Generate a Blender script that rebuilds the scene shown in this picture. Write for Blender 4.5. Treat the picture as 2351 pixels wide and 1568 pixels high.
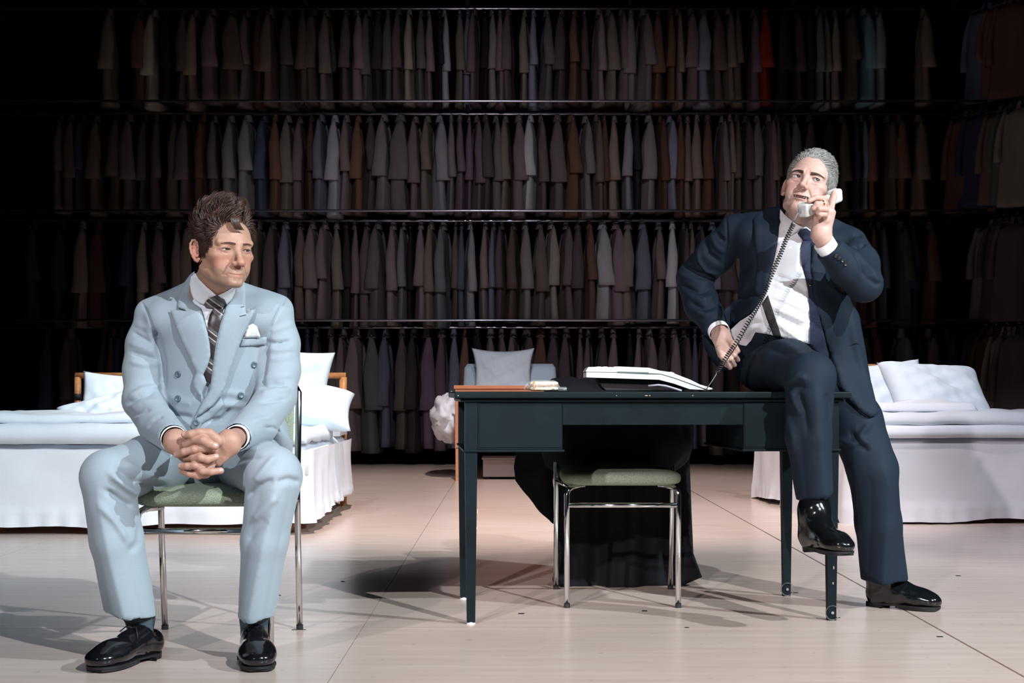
import bpy, bmesh, math, random
import numpy as np
from mathutils import Vector, Matrix, Quaternion
from mathutils.bvhtree import BVHTree
from mathutils.geometry import delaunay_2d_cdt

random.seed(7)
np.random.seed(7)
for _o in list(bpy.data.objects):
    bpy.data.objects.remove(_o)
SC = bpy.context.scene
COL = SC.collection

# ------------------------------------------------------------------ camera
F = 3520.0            # focal length in pixels of the 2351 x 1568 frame
CX, CY = 1175.5, 897.0  # the horizon lies at pixel row 897
CAMZ = 0.76
cam_d = bpy.data.cameras.new('camera')
cam = bpy.data.objects.new('camera', cam_d)
COL.objects.link(cam)
cam.location = (0, 0, CAMZ)
cam.rotation_euler = (math.pi / 2, 0, 0)
cam_d.sensor_width = 36.0
cam_d.sensor_fit = 'HORIZONTAL'
cam_d.lens = 36.0 * F / 2351.0
cam_d.shift_y = (CY - 784.0) / 2351.0
cam_d.clip_end = 100
SC.camera = cam

def P(px, py, Y):
    """point at depth Y seen at pixel (px, py)"""
    return Vector(((px - CX) * Y / F, Y, CAMZ + (CY - py) * Y / F))

# ------------------------------------------------------------------ world, lamps, exposure
w = bpy.data.worlds.new('world')
SC.world = w
w.use_nodes = True
w.node_tree.nodes['Background'].inputs[0].default_value = (0.5, 0.55, 0.7, 1)
w.node_tree.nodes['Background'].inputs[1].default_value = 0.006
SC.view_settings.view_transform = 'Standard'
SC.view_settings.look = 'None'
SC.view_settings.gamma = 1.0
SC.view_settings.use_curve_mapping = False
SC.view_settings.exposure = 0.0

def spot(name, loc, target, power, color, size_deg, blend=0.4, radius=0.12):
    d = bpy.data.lights.new(name, 'SPOT')
    d.energy = power
    d.color = color
    d.spot_size = math.radians(size_deg)
    d.spot_blend = blend
    d.shadow_soft_size = radius
    o = bpy.data.objects.new(name, d)
    COL.objects.link(o)
    o.location = loc
    v = Vector(target) - Vector(loc)
    o.rotation_euler = v.to_track_quat('-Z', 'Y').to_euler()
    return o

# stage lanterns: a low front key from the right, a warmer one from the left, top light over the beds, a dim wash on the rails; plus an added fill from the far left
spot('key_lantern_right', (4.4, -2.8, 6.0), (0.1, 5.0, 0.35), 3950, (0.90, 0.96, 1.0), 37, 0.35, 0.06)
spot('side_lantern_right', (6.7, 1.2, 4.9), (0.1, 5.0, 0.5), 2500, (0.82, 0.95, 1.0), 40, 0.35, 0.06)
spot('front_lantern_left', (-2.6, -3.4, 3.9), (1.35, 5.1, 0.55), 1500, (1.0, 0.88, 0.90), 23, 0.3, 0.06)
spot('added_fill_far_left', (-3.6, -3.0, 4.4), (-0.92, 4.5, 1.02), 1700, (0.93, 0.93, 1.0), 15, 0.7, 0.06)  # added fill lamp, lifts the shadows on the seated man's left side
spot('top_lantern_beds_left', (-2.4, 4.6, 7.4), (-1.9, 8.9, 0.3), 640, (0.76, 0.92, 1.0), 44, 0.5, 0.15)
spot('top_lantern_beds_right', (3.2, 4.6, 7.4), (2.7, 9.2, 0.3), 950, (0.78, 0.83, 1.0), 44, 0.5, 0.15)
spot('top_lantern_middle', (0.2, 6.5, 7.8), (0.0, 10.6, 0.0), 2800, (1.0, 0.86, 0.82), 50, 0.6, 0.15)
spot('rail_wash', (0.0, 4.0, 5.5), (-0.1, 15.8, 1.6), 1150, (0.95, 0.90, 1.0), 35, 1.0, 0.3)

# ------------------------------------------------------------------ materials
MATS = {}
def mat(name, color=(0.5, 0.5, 0.5), rough=0.6, metal=0.0, spec=0.5, noise=0.0, nscale=20.0, bump=0.0, bscale=60.0,
        sheen=0.0, coat=0.0, objcol=False, sss=0.0, stretch=None, attr=None, trans=0.0, alpha=1.0, weave=None):
    """one principled material with optional colour noise, bump, object colour or vertex colour"""
    if name in MATS:
        return MATS[name]
    m = bpy.data.materials.new(name)
    m.use_nodes = True
    nt = m.node_tree
    b = nt.nodes['Principled BSDF']
    b.inputs['Roughness'].default_value = rough
    b.inputs['Metallic'].default_value = metal
    b.inputs['Specular IOR Level'].default_value = spec
    b.inputs['Base Color'].default_value = (*color, 1)
    if sheen:
        b.inputs['Sheen Weight'].default_value = sheen
    if coat:
        b.inputs['Coat Weight'].default_value = coat
        b.inputs['Coat Roughness'].default_value = 0.08
    if sss:
        b.inputs['Subsurface Weight'].default_value = sss
        b.inputs['Subsurface Radius'].default_value = (0.012, 0.005, 0.003)
        b.inputs['Subsurface Scale'].default_value = 1.0
    if trans:
        b.inputs['Transmission Weight'].default_value = trans
    if alpha < 1:
        b.inputs['Alpha'].default_value = alpha
    tc = nt.nodes.new('ShaderNodeTexCoord')
    mp = nt.nodes.new('ShaderNodeMapping')
    nt.links.new(tc.outputs['Object'], mp.inputs[0])
    if stretch:
        mp.inputs['Scale'].default_value = stretch
    src = None
    if objcol:
        oi = nt.nodes.new('ShaderNodeObjectInfo')
        src = oi.outputs['Color']
    if attr:
        at = nt.nodes.new('ShaderNodeAttribute')
        at.attribute_name = attr
        src = at.outputs['Color']
    if noise:
        nz = nt.nodes.new('ShaderNodeTexNoise')
        nz.inputs['Scale'].default_value = nscale
        nz.inputs['Detail'].default_value = 4
        nt.links.new(mp.outputs[0], nz.inputs[0])
        mr = nt.nodes.new('ShaderNodeMapRange')
        mr.inputs[1].default_value = 0.3
        mr.inputs[2].default_value = 0.7
        mr.inputs[3].default_value = 1.0 - noise
        mr.inputs[4].default_value = 1.0 + noise
        nt.links.new(nz.outputs[0], mr.inputs[0])
        mx = nt.nodes.new('ShaderNodeVectorMath')
        mx.operation = 'SCALE'
        if src is not None:
            nt.links.new(src, mx.inputs[0])
        else:
            mx.inputs[0].default_value = color
        nt.links.new(mr.outputs[0], mx.inputs['Scale'])
        src = mx.outputs[0]
    if src is not None:
        nt.links.new(src, b.inputs['Base Color'])
    if bump:
        n2 = nt.nodes.new('ShaderNodeTexNoise')
        n2.inputs['Scale'].default_value = bscale
        n2.inputs['Detail'].default_value = 5
        nt.links.new(mp.outputs[0], n2.inputs[0])
        bp = nt.nodes.new('ShaderNodeBump')
        bp.inputs['Strength'].default_value = bump
        bp.inputs['Distance'].default_value = 0.01
        nt.links.new(n2.outputs[0], bp.inputs['Height'])
        nt.links.new(bp.outputs[0], b.inputs['Normal'])
    MATS[name] = m
    return m

M_black = mat('black_masking_cloth', (0.006, 0.006, 0.008), 0.95, spec=0.1)
M_coat = mat('coat_fabric', rough=0.9, objcol=True, noise=0.12, nscale=9, spec=0.15, bump=0.4, bscale=7, stretch=(1, 1, 0.25))
M_hanger = mat('wire_hanger', (0.25, 0.27, 0.34), 0.35, metal=0.9)
M_rail = mat('steel_rail', (0.55, 0.56, 0.66), 0.28, metal=0.95, noise=0.2, nscale=2)
M_sheet = mat('bed_linen', (0.76, 0.78, 0.84), 0.85, spec=0.2, noise=0.03, nscale=6, bump=0.25, bscale=9)
M_pillow = mat('pillow_linen', (0.62, 0.73, 0.82), 0.85, spec=0.2, noise=0.03, nscale=8, bump=0.25, bscale=12)
M_quilt = mat('quilt_linen', (0.70, 0.76, 0.83), 0.85, spec=0.2, noise=0.03, nscale=8, bump=0.35, bscale=10)
M_rattan = mat('rattan_cane', (0.42, 0.19, 0.07), 0.45, noise=0.35, nscale=14, bump=0.2)
M_orange = mat('orange_stained_wood', (0.55, 0.22, 0.11), 0.55, noise=0.12, nscale=6, stretch=(1, 1, 6))
M_bluecloth = mat('pale_blue_cover', (0.52, 0.68, 0.80), 0.9, spec=0.1, bump=0.2, bscale=9)
M_tablewood = mat('black_green_lacquer', (0.004, 0.010, 0.013), 0.5, noise=0.35, nscale=5, bump=0.06, bscale=40, spec=0.14)
M_worn = mat('bare_wood_chip', (0.55, 0.36, 0.24), 0.8)
M_chrome = mat('chrome_tube', (0.72, 0.73, 0.75), 0.09, metal=1.0)
M_rubber = mat('black_rubber', (0.015, 0.015, 0.017), 0.6)
M_felt = mat('white_felt_pad', (0.75, 0.74, 0.74), 0.9)
M_clear = mat('clear_plastic', (0.9, 0.92, 0.94), 0.08, trans=0.95)
M_green = mat('green_tweed', (0.30, 0.35, 0.26), 0.95, noise=0.4, nscale=420, bump=0.35, bscale=520, spec=0.1)
M_blackcoat = mat('black_wool', (0.006, 0.007, 0.010), 0.85, spec=0.25, bump=0.3, bscale=14)
M_phone = mat('white_phone_plastic', (0.66, 0.67, 0.66), 0.35)
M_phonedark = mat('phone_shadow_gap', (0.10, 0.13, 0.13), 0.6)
M_cordgrey = mat('grey_flat_cable', (0.42, 0.40, 0.50), 0.5)
M_cord = mat('black_coil_cord', (0.02, 0.02, 0.023), 0.3)
M_wire = mat('pale_straight_cord', (0.30, 0.31, 0.34), 0.4)
M_bread = mat('white_bread', (0.83, 0.76, 0.58), 0.9, noise=0.12, nscale=60, bump=0.6, bscale=120)
M_filling = mat('sandwich_filling', (0.62, 0.30, 0.10), 0.6, noise=0.3, nscale=50)
M_film = mat('cling_film', (0.92, 0.97, 0.98), 0.12, alpha=0.22, bump=1.0, bscale=90, spec=0.9)
M_tape = mat('black_floor_tape', (0.012, 0.012, 0.016), 0.5)

M_suitA = mat('pale_blue_grey_suit', (0.30, 0.36, 0.41), 0.8, spec=0.25, sheen=0.15, noise=0.05, nscale=420, bump=0.04, bscale=500)
M_suitB = mat('navy_wool_suit', (0.010, 0.019, 0.033), 0.75, spec=0.22, noise=0.10, nscale=420, bump=0.05, bscale=500)
M_shirt = mat('white_shirt', (0.84, 0.86, 0.90), 0.75, spec=0.2, bump=0.08, bscale=30)
M_sockA = mat('dark_grey_sock', (0.05, 0.07, 0.09), 0.9)
M_shoe = mat('black_polished_leather', (0.006, 0.006, 0.008), 0.16, coat=0.4, bump=0.05, bscale=40)
M_boot = mat('black_patent_leather', (0.005, 0.006, 0.007), 0.16, coat=0.3, bump=0.12, bscale=30)
M_sole = mat('shoe_sole', (0.010, 0.011, 0.014), 0.5)
M_button = mat('grey_button', (0.10, 0.14, 0.17), 0.3)
M_buttonB = mat('dark_button', (0.01, 0.012, 0.018), 0.15, coat=0.5)
M_skinA = mat('skin_tanned', rough=0.5, attr='skin', sss=0.10, noise=0.05, nscale=90, bump=0.05, bscale=260, spec=0.4)
M_skinB = mat('skin_fair', rough=0.5, attr='skin', sss=0.10, noise=0.05, nscale=90, bump=0.05, bscale=260, spec=0.4)
M_hairA = mat('dark_brown_hair', (0.048, 0.021, 0.0145), 0.42, spec=0.5, noise=0.35, nscale=60)
M_hairB = mat('grey_hair', (0.27, 0.265, 0.25), 0.45, spec=0.5, noise=0.4, nscale=60)
M_browB = mat('brown_eyebrow', (0.09, 0.05, 0.036), 0.8)
M_browA = mat('light_brown_eyebrow', (0.11, 0.06, 0.04), 0.8)
M_eye = mat('eye_white', (0.55, 0.52, 0.52), 0.15, coat=0.5)
M_iris = mat('eye_iris', (0.03, 0.035, 0.045), 0.1, coat=0.6)
M_nail = mat('finger_nail', (0.52, 0.33, 0.28), 0.3)
M_gold = mat('gold_ring', (0.75, 0.50, 0.18), 0.2, metal=1.0)
M_tieB = None

# floor: pale pinkish ply with a satin lacquer
def floor_material():
    m = bpy.data.materials.new('stage_floor_lacquer')
    m.use_nodes = True
    nt = m.node_tree
    b = nt.nodes['Principled BSDF']
    tc = nt.nodes.new('ShaderNodeTexCoord')
    mp = nt.nodes.new('ShaderNodeMapping')
    mp.inputs['Scale'].default_value = (0.55, 5.0, 1)
    nt.links.new(tc.outputs['Object'], mp.inputs[0])
    n1 = nt.nodes.new('ShaderNodeTexNoise')
    n1.inputs['Scale'].default_value = 4.0
    n1.inputs['Detail'].default_value = 7
    nt.links.new(mp.outputs[0], n1.inputs[0])
    n2 = nt.nodes.new('ShaderNodeTexNoise')
    n2.inputs['Scale'].default_value = 0.9
    n2.inputs['Detail'].default_value = 3
    nt.links.new(tc.outputs['Object'], n2.inputs[0])
    cr = nt.nodes.new('ShaderNodeValToRGB')
    cr.color_ramp.elements[0].position = 0.3
    cr.color_ramp.elements[0].color = (0.62, 0.49, 0.425, 1)
    cr.color_ramp.elements[1].position = 0.7
    cr.color_ramp.elements[1].color = (0.71, 0.575, 0.51, 1)
    nt.links.new(n1.outputs[0], cr.inputs[0])
    mx = nt.nodes.new('ShaderNodeMixRGB')
    mx.blend_type = 'MULTIPLY'
    mx.inputs[0].default_value = 0.4
    cr2 = nt.nodes.new('ShaderNodeValToRGB')
    cr2.color_ramp.elements[0].position = 0.35
    cr2.color_ramp.elements[0].color = (0.86, 0.80, 0.78, 1)
    cr2.color_ramp.elements[1].position = 0.65
    cr2.color_ramp.elements[1].color = (1, 1, 1, 1)
    nt.links.new(n2.outputs[0], cr2.inputs[0])
    nt.links.new(cr.outputs[0], mx.inputs[1])
    nt.links.new(cr2.outputs[0], mx.inputs[2])
    # scuffs
    n3 = nt.nodes.new('ShaderNodeTexNoise')
    n3.inputs['Scale'].default_value = 26
    n3.inputs['Detail'].default_value = 6
    nt.links.new(tc.outputs['Object'], n3.inputs[0])
    cr3 = nt.nodes.new('ShaderNodeValToRGB')
    cr3.color_ramp.elements[0].position = 0.27
    cr3.color_ramp.elements[0].color = (0.7, 0.66, 0.62, 1)
    cr3.color_ramp.elements[1].position = 0.34
    cr3.color_ramp.elements[1].color = (1, 1, 1, 1)
    nt.links.new(n3.outputs[0], cr3.inputs[0])
    mx2 = nt.nodes.new('ShaderNodeMixRGB')
    mx2.blend_type = 'MULTIPLY'
    mx2.inputs[0].default_value = 0.6
    nt.links.new(mx.outputs[0], mx2.inputs[1])
    nt.links.new(cr3.outputs[0], mx2.inputs[2])
    nt.links.new(mx2.outputs[0], b.inputs['Base Color'])
    b.inputs['Roughness'].default_value = 0.26
    b.inputs['Specular IOR Level'].default_value = 0.45
    bp = nt.nodes.new('ShaderNodeBump')
    bp.inputs['Strength'].default_value = 0.05
    bp.inputs['Distance'].default_value = 0.01
    nt.links.new(n1.outputs[0], bp.inputs['Height'])
    nt.links.new(bp.outputs[0], b.inputs['Normal'])
    return m
M_floor = floor_material()

def tie_material(name, kind):
    m = bpy.data.materials.new(name)
    m.use_nodes = True
    nt = m.node_tree
    b = nt.nodes['Principled BSDF']
    b.inputs['Roughness'].default_value = 0.38 if kind == 'stripe' else 0.65
    b.inputs['Specular IOR Level'].default_value = 0.5 if kind == 'stripe' else 0.2
    tc = nt.nodes.new('ShaderNodeTexCoord')
    if kind == 'stripe':
        mp = nt.nodes.new('ShaderNodeMapping')
        mp.inputs['Rotation'].default_value = (0, math.radians(-38), 0)
        nt.links.new(tc.outputs['Object'], mp.inputs[0])
        wv = nt.nodes.new('ShaderNodeTexWave')
        wv.wave_type = 'BANDS'
        wv.bands_direction = 'Z'
        wv.inputs['Scale'].default_value = 4.2
        wv.inputs['Distortion'].default_value = 0.4
        nt.links.new(mp.outputs[0], wv.inputs[0])
        cr = nt.nodes.new('ShaderNodeValToRGB')
        cr.color_ramp.interpolation = 'CONSTANT'
        e = cr.color_ramp.elements
        e[0].color = (0.035, 0.022, 0.024, 1)
        e[1].position = 0.52
        e[1].color = (0.10, 0.095, 0.095, 1)
        x = e.new(0.86)
        x.color = (0.55, 0.50, 0.48, 1)
        x = e.new(0.93)
        x.color = (0.05, 0.035, 0.035, 1)
        nt.links.new(wv.outputs[0], cr.inputs[0])
        nt.links.new(cr.outputs[0], b.inputs['Base Color'])
    else:
        mp = nt.nodes.new('ShaderNodeMapping')
        mp.inputs['Rotation'].default_value = (0, math.radians(45), 0)
        nt.links.new(tc.outputs['Object'], mp.inputs[0])
        ck = nt.nodes.new('ShaderNodeTexChecker')
        ck.inputs['Scale'].default_value = 380
        ck.inputs['Color1'].default_value = (0.006, 0.008, 0.020, 1)
        ck.inputs['Color2'].default_value = (0.032, 0.042, 0.085, 1)
        nt.links.new(mp.outputs[0], ck.inputs[0])
        nt.links.new(ck.outputs[0], b.inputs['Base Color'])
    return m
M_tieA = tie_material('striped_silk_tie', 'stripe')
M_tieB = tie_material('navy_dotted_tie', 'check')

# ------------------------------------------------------------------ object helpers
def link(name, me, m=None, parent=None, smooth=False):
    o = bpy.data.objects.new(name, me)
    COL.objects.link(o)
    if m is not None and not me.materials:
        me.materials.append(m)
    if parent is not None:
        o.parent = parent
    if smooth:
        me.polygons.foreach_set('use_smooth', [True] * len(me.polygons))
    return o

def tag(o, label=None, cat=None, group=None, kind=None):
    if label:
        o['label'] = label
    if cat:
        o['category'] = cat
    if group:
        o['group'] = group
    if kind:
        o['kind'] = kind
    return o

def empty(name, loc=(0, 0, 0), rz=0.0, label=None, cat=None, group=None):
    o = bpy.data.objects.new(name, None)
    COL.objects.link(o)
    o.location = loc
    o.rotation_euler = (0, 0, rz)
    o.empty_display_size = 0.1
    tag(o, label, cat, group)
    return o

def pydata(name, verts, faces):
    me = bpy.data.meshes.new(name)
    me.from_pydata([tuple(v) for v in verts], [], faces)
    me.validate()
    me.update()
    return me

class MB:
    """collects simple solids into one mesh"""
    def __init__(self):
        self.v, self.f = [], []
    def add(self, vs, fs):
        n = len(self.v)
        self.v += [tuple(x) for x in vs]
        self.f += [[i + n for i in f] for f in fs]
        return self
    def box(self, x0, x1, y0, y1, z0, z1, M=None, bev=0.0):
        bm = bmesh.new()
        bmesh.ops.create_cube(bm, size=1.0)
        for v in bm.verts:
            v.co = Vector(((x0 + x1) / 2 + v.co.x * (x1 - x0), (y0 + y1) / 2 + v.co.y * (y1 - y0), (z0 + z1) / 2 + v.co.z * (z1 - z0)))
        if bev:
            bmesh.ops.bevel(bm, geom=bm.edges[:], offset=bev, segments=2, affect='EDGES', profile=0.5)
        if M:
            bm.transform(M)
        bm.verts.index_update()
        self.add([v.co.copy() for v in bm.verts], [[v.index for v in f.verts] for f in bm.faces])
        bm.free()
        return self
    def tube(self, pts, r, n=8, cap=True, closed=False):
        pts = [Vector(p) for p in pts]
        rs = r if isinstance(r, (list, tuple)) else [r] * len(pts)
        vs, fs = [], []
        L = len(pts)
        prev = None
        for i, p in enumerate(pts):
            a = pts[i - 1] if i > 0 else (pts[-1] if closed else p)
            c = pts[i + 1] if i < L - 1 else (pts[0] if closed else p)
            t = (c - a).normalized()
            if prev is None:
                u = t.orthogonal().normalized()
            else:
                u = (prev - t * prev.dot(t)).normalized()
            prev = u
            w_ = t.cross(u)
            for k in range(n):
                an = 2 * math.pi * k / n
                vs.append(p + (u * math.cos(an) + w_ * math.sin(an)) * rs[i])
        for i in range(L - 1 if not closed else L):
            j = (i + 1) % L
            for k in range(n):
                fs.append([i * n + k, i * n + (k + 1) % n, j * n + (k + 1) % n, j * n + k])
        if cap and not closed:
            fs.append(list(range(n))[::-1])
            fs.append([(L - 1) * n + k for k in range(n)])
        return self.add(vs, fs)
    def prism(self, poly, y0, y1, M=None):
        """polygon in x,z extruded along y"""
        n = len(poly)
        vs = [(x, y0, z) for x, z in poly] + [(x, y1, z) for x, z in poly]
        fs = [list(range(n)), [n + i for i in range(n)][::-1]]
        for i in range(n):
            j = (i + 1) % n
            fs.append([i, i + n, j + n, j])
        if M:
            vs = [M @ Vector(v) for v in vs]
        return self.add(vs, fs)
    def grid(self, fn, nu, nv, closed_u=False):
        vs = [fn(u / (nu if closed_u else nu - 1), v / (nv - 1)) for v in range(nv) for u in range(nu)]
        fs = []
        for v in range(nv - 1):
            for u in range(nu if closed_u else nu - 1):
                u2 = (u + 1) % nu
                fs.append([v * nu + u, v * nu + u2, (v + 1) * nu + u2, (v + 1) * nu + u])
        return self.add(vs, fs)
    def mesh(self, name):
        me = pydata(name, self.v, self.f)
        bm = bmesh.new()
        bm.from_mesh(me)
        bmesh.ops.recalc_face_normals(bm, faces=bm.faces[:])
        bm.to_mesh(me)
        bm.free()
        return me
    def build(self, name, m, parent=None, smooth=False, mod=None):
        me = self.mesh(name)
        o = link(name, me, m, parent, smooth)
        return o

def auto_smooth(o, ang=40):
    me = o.data
    me.polygons.foreach_set('use_smooth', [True] * len(me.polygons))
    try:
        me.set_sharp_from_angle(angle=math.radians(ang))
    except Exception:
        pass
    return o

def vnoise(p, s, seed=0):
    from mathutils import noise
    return noise.noise(Vector((p[0] * s + seed * 13.7, p[1] * s + seed * 5.1, p[2] * s)))

# ------------------------------------------------------------------ implicit surfaces
class Field:
    """ordered list of smooth unions and cuts, meshed with surface nets on a sparse grid"""
    def __init__(self):
        self.p = []
    def _push(self, kind, fn, c, r, k):
        self.p.append((kind, fn, np.array(c, float), float(r), float(k)))
        return self
    def cone(self, a, b, ra, rb=None, k=0.02, op='u', squash=None):
        rb = ra if rb is None else rb
        a = np.array(a, float); b = np.array(b, float)
        ba = b - a
        l2 = max(ba @ ba, 1e-12)
        def fn(q):
            pa = q - a
            h = np.clip((pa @ ba) / l2, 0, 1)
            d = np.sqrt(((pa - h[:, None] * ba) ** 2).sum(1))
            return d - (ra + (rb - ra) * h)
        return self._push(op, fn, (a + b) / 2, np.sqrt(l2) / 2 + max(ra, rb), k)
    def ell(self, c, r, R=None, k=0.02, op='u'):
        c = np.array(c, float); r = np.array(r, float)
        Ri = None if R is None else np.array(R, float)   # rows = world axes of local frame
        def fn(q):
            x = q - c
            if Ri is not None:
                x = x @ Ri
            k0 = np.sqrt(((x / r) ** 2).sum(1))
            k1 = np.sqrt(((x / (r * r)) ** 2).sum(1)) + 1e-9
            return k0 * (k0 - 1.0) / k1
        return self._push(op, fn, c, r.max(), k)
    def box(self, c, h, R=None, rnd=0.0, k=0.01, op='u'):
        c = np.array(c, float); h = np.array(h, float) - rnd
        Ri = None if R is None else np.array(R, float)
        def fn(q):
            x = q - c
            if Ri is not None:
                x = x @ Ri
            d = np.abs(x) - h
            return np.sqrt((np.maximum(d, 0) ** 2).sum(1)) + np.minimum(d.max(1), 0) - rnd
        return self._push(op, fn, c, np.sqrt((h * h).sum()) + rnd, k)
    def elcone(self, a, b, ra, rb, R, k=0.02, op='u'):
        """cone with an elliptic cross-section: ra, rb = (side, front) radii; R columns side, front"""
        a = np.array(a, float); b = np.array(b, float)
        side = np.array(R[0], float); fr = np.array(R[1], float)
        ba = b - a
        L = np.sqrt(ba @ ba)
        t = ba / L
        side = side - t * (side @ t); side /= np.sqrt(side @ side)
        fr = fr - t * (fr @ t) - side * (fr @ side); fr /= np.sqrt(fr @ fr)
        ra = np.array(ra, float); rb = np.array(rb, float)
        def fn(q):
            pa = q - a
            h = np.clip((pa @ t) / L, 0, 1)
            rr = ra + (rb - ra) * h[:, None]
            rest = pa - h[:, None] * ba
            u = np.stack([rest @ side, rest @ fr], 1)
            ax = rest @ t
            mean = rr.min(1)
            k0 = np.sqrt(((u / rr) ** 2).sum(1) + (ax / mean) ** 2)
            k1 = np.sqrt(((u / (rr * rr)) ** 2).sum(1) + (ax / (mean * mean)) ** 2) + 1e-9
            return k0 * (k0 - 1.0) / k1
        return self._push(op, fn, (a + b) / 2, L / 2 + max(ra.max(), rb.max()), k)
    def chain(self, pts, rs, k=0.01, op='u'):
        for i in range(len(pts) - 1):
            self.cone(pts[i], pts[i + 1], rs[i], rs[i + 1], k, op)
        return self
    @staticmethod
    def _comb(op, d, f, k):
        if op == 'u':
            h = np.maximum(k - np.abs(d - f), 0) / k if k > 0 else 0
            return np.minimum(d, f) - h * h * k * 0.25
        g = -f
        h = np.maximum(k - np.abs(d - g), 0) / k if k > 0 else 0
        return np.maximum(d, g) + h * h * k * 0.25
    def mesh(self, vox, post=None):
        """returns verts (n,3), quads (m,4)"""
        lo = np.min([c - r for (o, f, c, r, k) in self.p if o == 'u'], 0) - 3 * vox - 0.01
        hi = np.max([c + r for (o, f, c, r, k) in self.p if o == 'u'], 0) + 3 * vox + 0.01
        B = 10
        nb = np.ceil((hi - lo) / (vox * B)).astype(int)
        gi = np.stack(np.meshgrid(*[np.arange(n) for n in nb], indexing='ij'), -1).reshape(-1, 3)
        cen = lo + (gi + 0.5) * B * vox
        rad = B * vox * 0.5 * math.sqrt(3)
        d = np.full(len(cen), 1.0)
        for (o, f, c, r, k) in self.p:
            m = np.sqrt(((cen - c) ** 2).sum(1)) < r + k + 3 * rad
            if m.any():
                d[m] = self._comb(o, d[m], f(cen[m]), k)
        act = np.abs(d) < rad * 2.0 + vox
        gi = gi[act]; cen = cen[act]
        s = B + 1
        off = np.stack(np.meshgrid(*[np.arange(s)] * 3, indexing='ij'), -1).reshape(-1, 3)
        pts = lo + (gi[:, None, :] * B + off[None]) * vox
        D = np.full(pts.shape[:2], 1.0)
        for (o, f, c, r, k) in self.p:
            m = np.sqrt(((cen - c) ** 2).sum(1)) < 1.25 * r + 1.5 * k + rad + 4 * vox + 0.006
            if m.any():
                q = pts[m].reshape(-1, 3)
                dd = D[m].reshape(-1)
                D[m] = self._comb(o, dd, f(q), k).reshape(D[m].shape)
        if post is not None:
            D = D + post(pts.reshape(-1, 3)).reshape(D.shape)
        ins = D < 0
        live = ins.any(1) & ~ins.all(1)
        D = D[live].reshape(-1, s, s, s); gi = gi[live]
        ins = D < 0
        corners = [(i, j, k_) for i in (0, 1) for j in (0, 1) for k_ in (0, 1)]
        cnt = np.zeros((len(D), B, B, B), np.uint8)
        for a in corners:
            cnt += ins[:, a[0]:a[0] + B, a[1]:a[1] + B, a[2]:a[2] + B]
        bi, i0, i1, i2 = np.nonzero((cnt > 0) & (cnt < 8))
        cv = [D[bi, i0 + a[0], i1 + a[1], i2 + a[2]] for a in corners]
        acc = np.zeros((len(bi), 3)); num = np.zeros(len(bi))
        for ia, a in enumerate(corners):
            for ax in range(3):
                if a[ax]:
                    continue
                b = list(a); b[ax] = 1
                va = cv[ia]; vb = cv[corners.index(tuple(b))]
                cr = (va < 0) != (vb < 0)
                t = np.where(cr, va / np.where(cr, va - vb, 1), 0)
                for q in range(3):
                    acc[:, q] += cr * (a[q] + (t if q == ax else 0))
                num += cr
        loc = acc / num[:, None]
        cell = gi[bi] * B + np.stack([i0, i1, i2], 1)
        V = lo + (cell + loc) * vox
        dims = nb * B + 2
        key = ((cell[:, 0] + 1) * (dims[1] + 1) + cell[:, 1] + 1) * (dims[2] + 1) + cell[:, 2] + 1
        order = np.argsort(key)
        skey = key[order]
        def look(c):
            kk = ((c[:, 0] + 1) * (dims[1] + 1) + c[:, 1] + 1) * (dims[2] + 1) + c[:, 2] + 1
            p = np.searchsorted(skey, kk)
            p = np.minimum(p, len(skey) - 1)
            ok = skey[p] == kk
            return np.where(ok, order[p], -1)
        Q = []
        for ax in range(3):
            sl = [slice(0, B)] * 3
            sh = [slice(0, B)] * 3
            sh[ax] = slice(1, B + 1)
            va = D[:, sl[0], sl[1], sl[2]]; vb = D[:, sh[0], sh[1], sh[2]]
            cr = (va < 0) != (vb < 0)
            bi, i0, i1, i2 = np.nonzero(cr)
            g = gi[bi] * B + np.stack([i0, i1, i2], 1)
            flip = (va[cr] < 0)
            u, v_ = [(1, 2), (2, 0), (0, 1)][ax]
            eu = np.zeros(3, int); eu[u] = 1
            ev = np.zeros(3, int); ev[v_] = 1
            q = np.stack([look(g), look(g - eu), look(g - eu - ev), look(g - ev)], 1)
            q = np.where(flip[:, None], q, q[:, ::-1])
            Q.append(q[(q >= 0).all(1)])
        return V, np.concatenate(Q)

def np_mesh(name, V, Q):
    me = bpy.data.meshes.new(name)
    nv, nq = len(V), len(Q)
    k = Q.shape[1]
    me.vertices.add(nv)
    me.vertices.foreach_set('co', np.asarray(V, np.float32).ravel())
    me.loops.add(nq * k)
    me.loops.foreach_set('vertex_index', Q.astype(np.int32).ravel())
    me.polygons.add(nq)
    me.polygons.foreach_set('loop_start', np.arange(0, nq * k, k, dtype=np.int32))
    me.polygons.foreach_set('use_smooth', np.ones(nq, bool))
    me.update(calc_edges=True)
    me.validate()
    return me

def vert_normals(V, Q):
    a = V[Q[:, 2]] - V[Q[:, 0]]
    b = V[Q[:, 3]] - V[Q[:, 1]]
    n = np.cross(a, b)
    N = np.zeros_like(V)
    for j in range(4):
        np.add.at(N, Q[:, j], n)
    return N / (np.sqrt((N ** 2).sum(1))[:, None] + 1e-12)

def smooth_verts(V, Q, it=1, lam=0.5):
    for _ in range(it):
        S = np.zeros_like(V); C = np.zeros(len(V))
        for j in range(4):
            a, b = Q[:, j], Q[:, (j + 1) % 4]
            np.add.at(S, a, V[b]); np.add.at(C, a, 1)
            np.add.at(S, b, V[a]); np.add.at(C, b, 1)
        V = V + lam * (S / np.maximum(C, 1)[:, None] - V)
    return V

def to_px(V):
    return np.stack([CX + V[:, 0] * F / V[:, 1], CY - (V[:, 2] - CAMZ) * F / V[:, 1]], 1)

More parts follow.
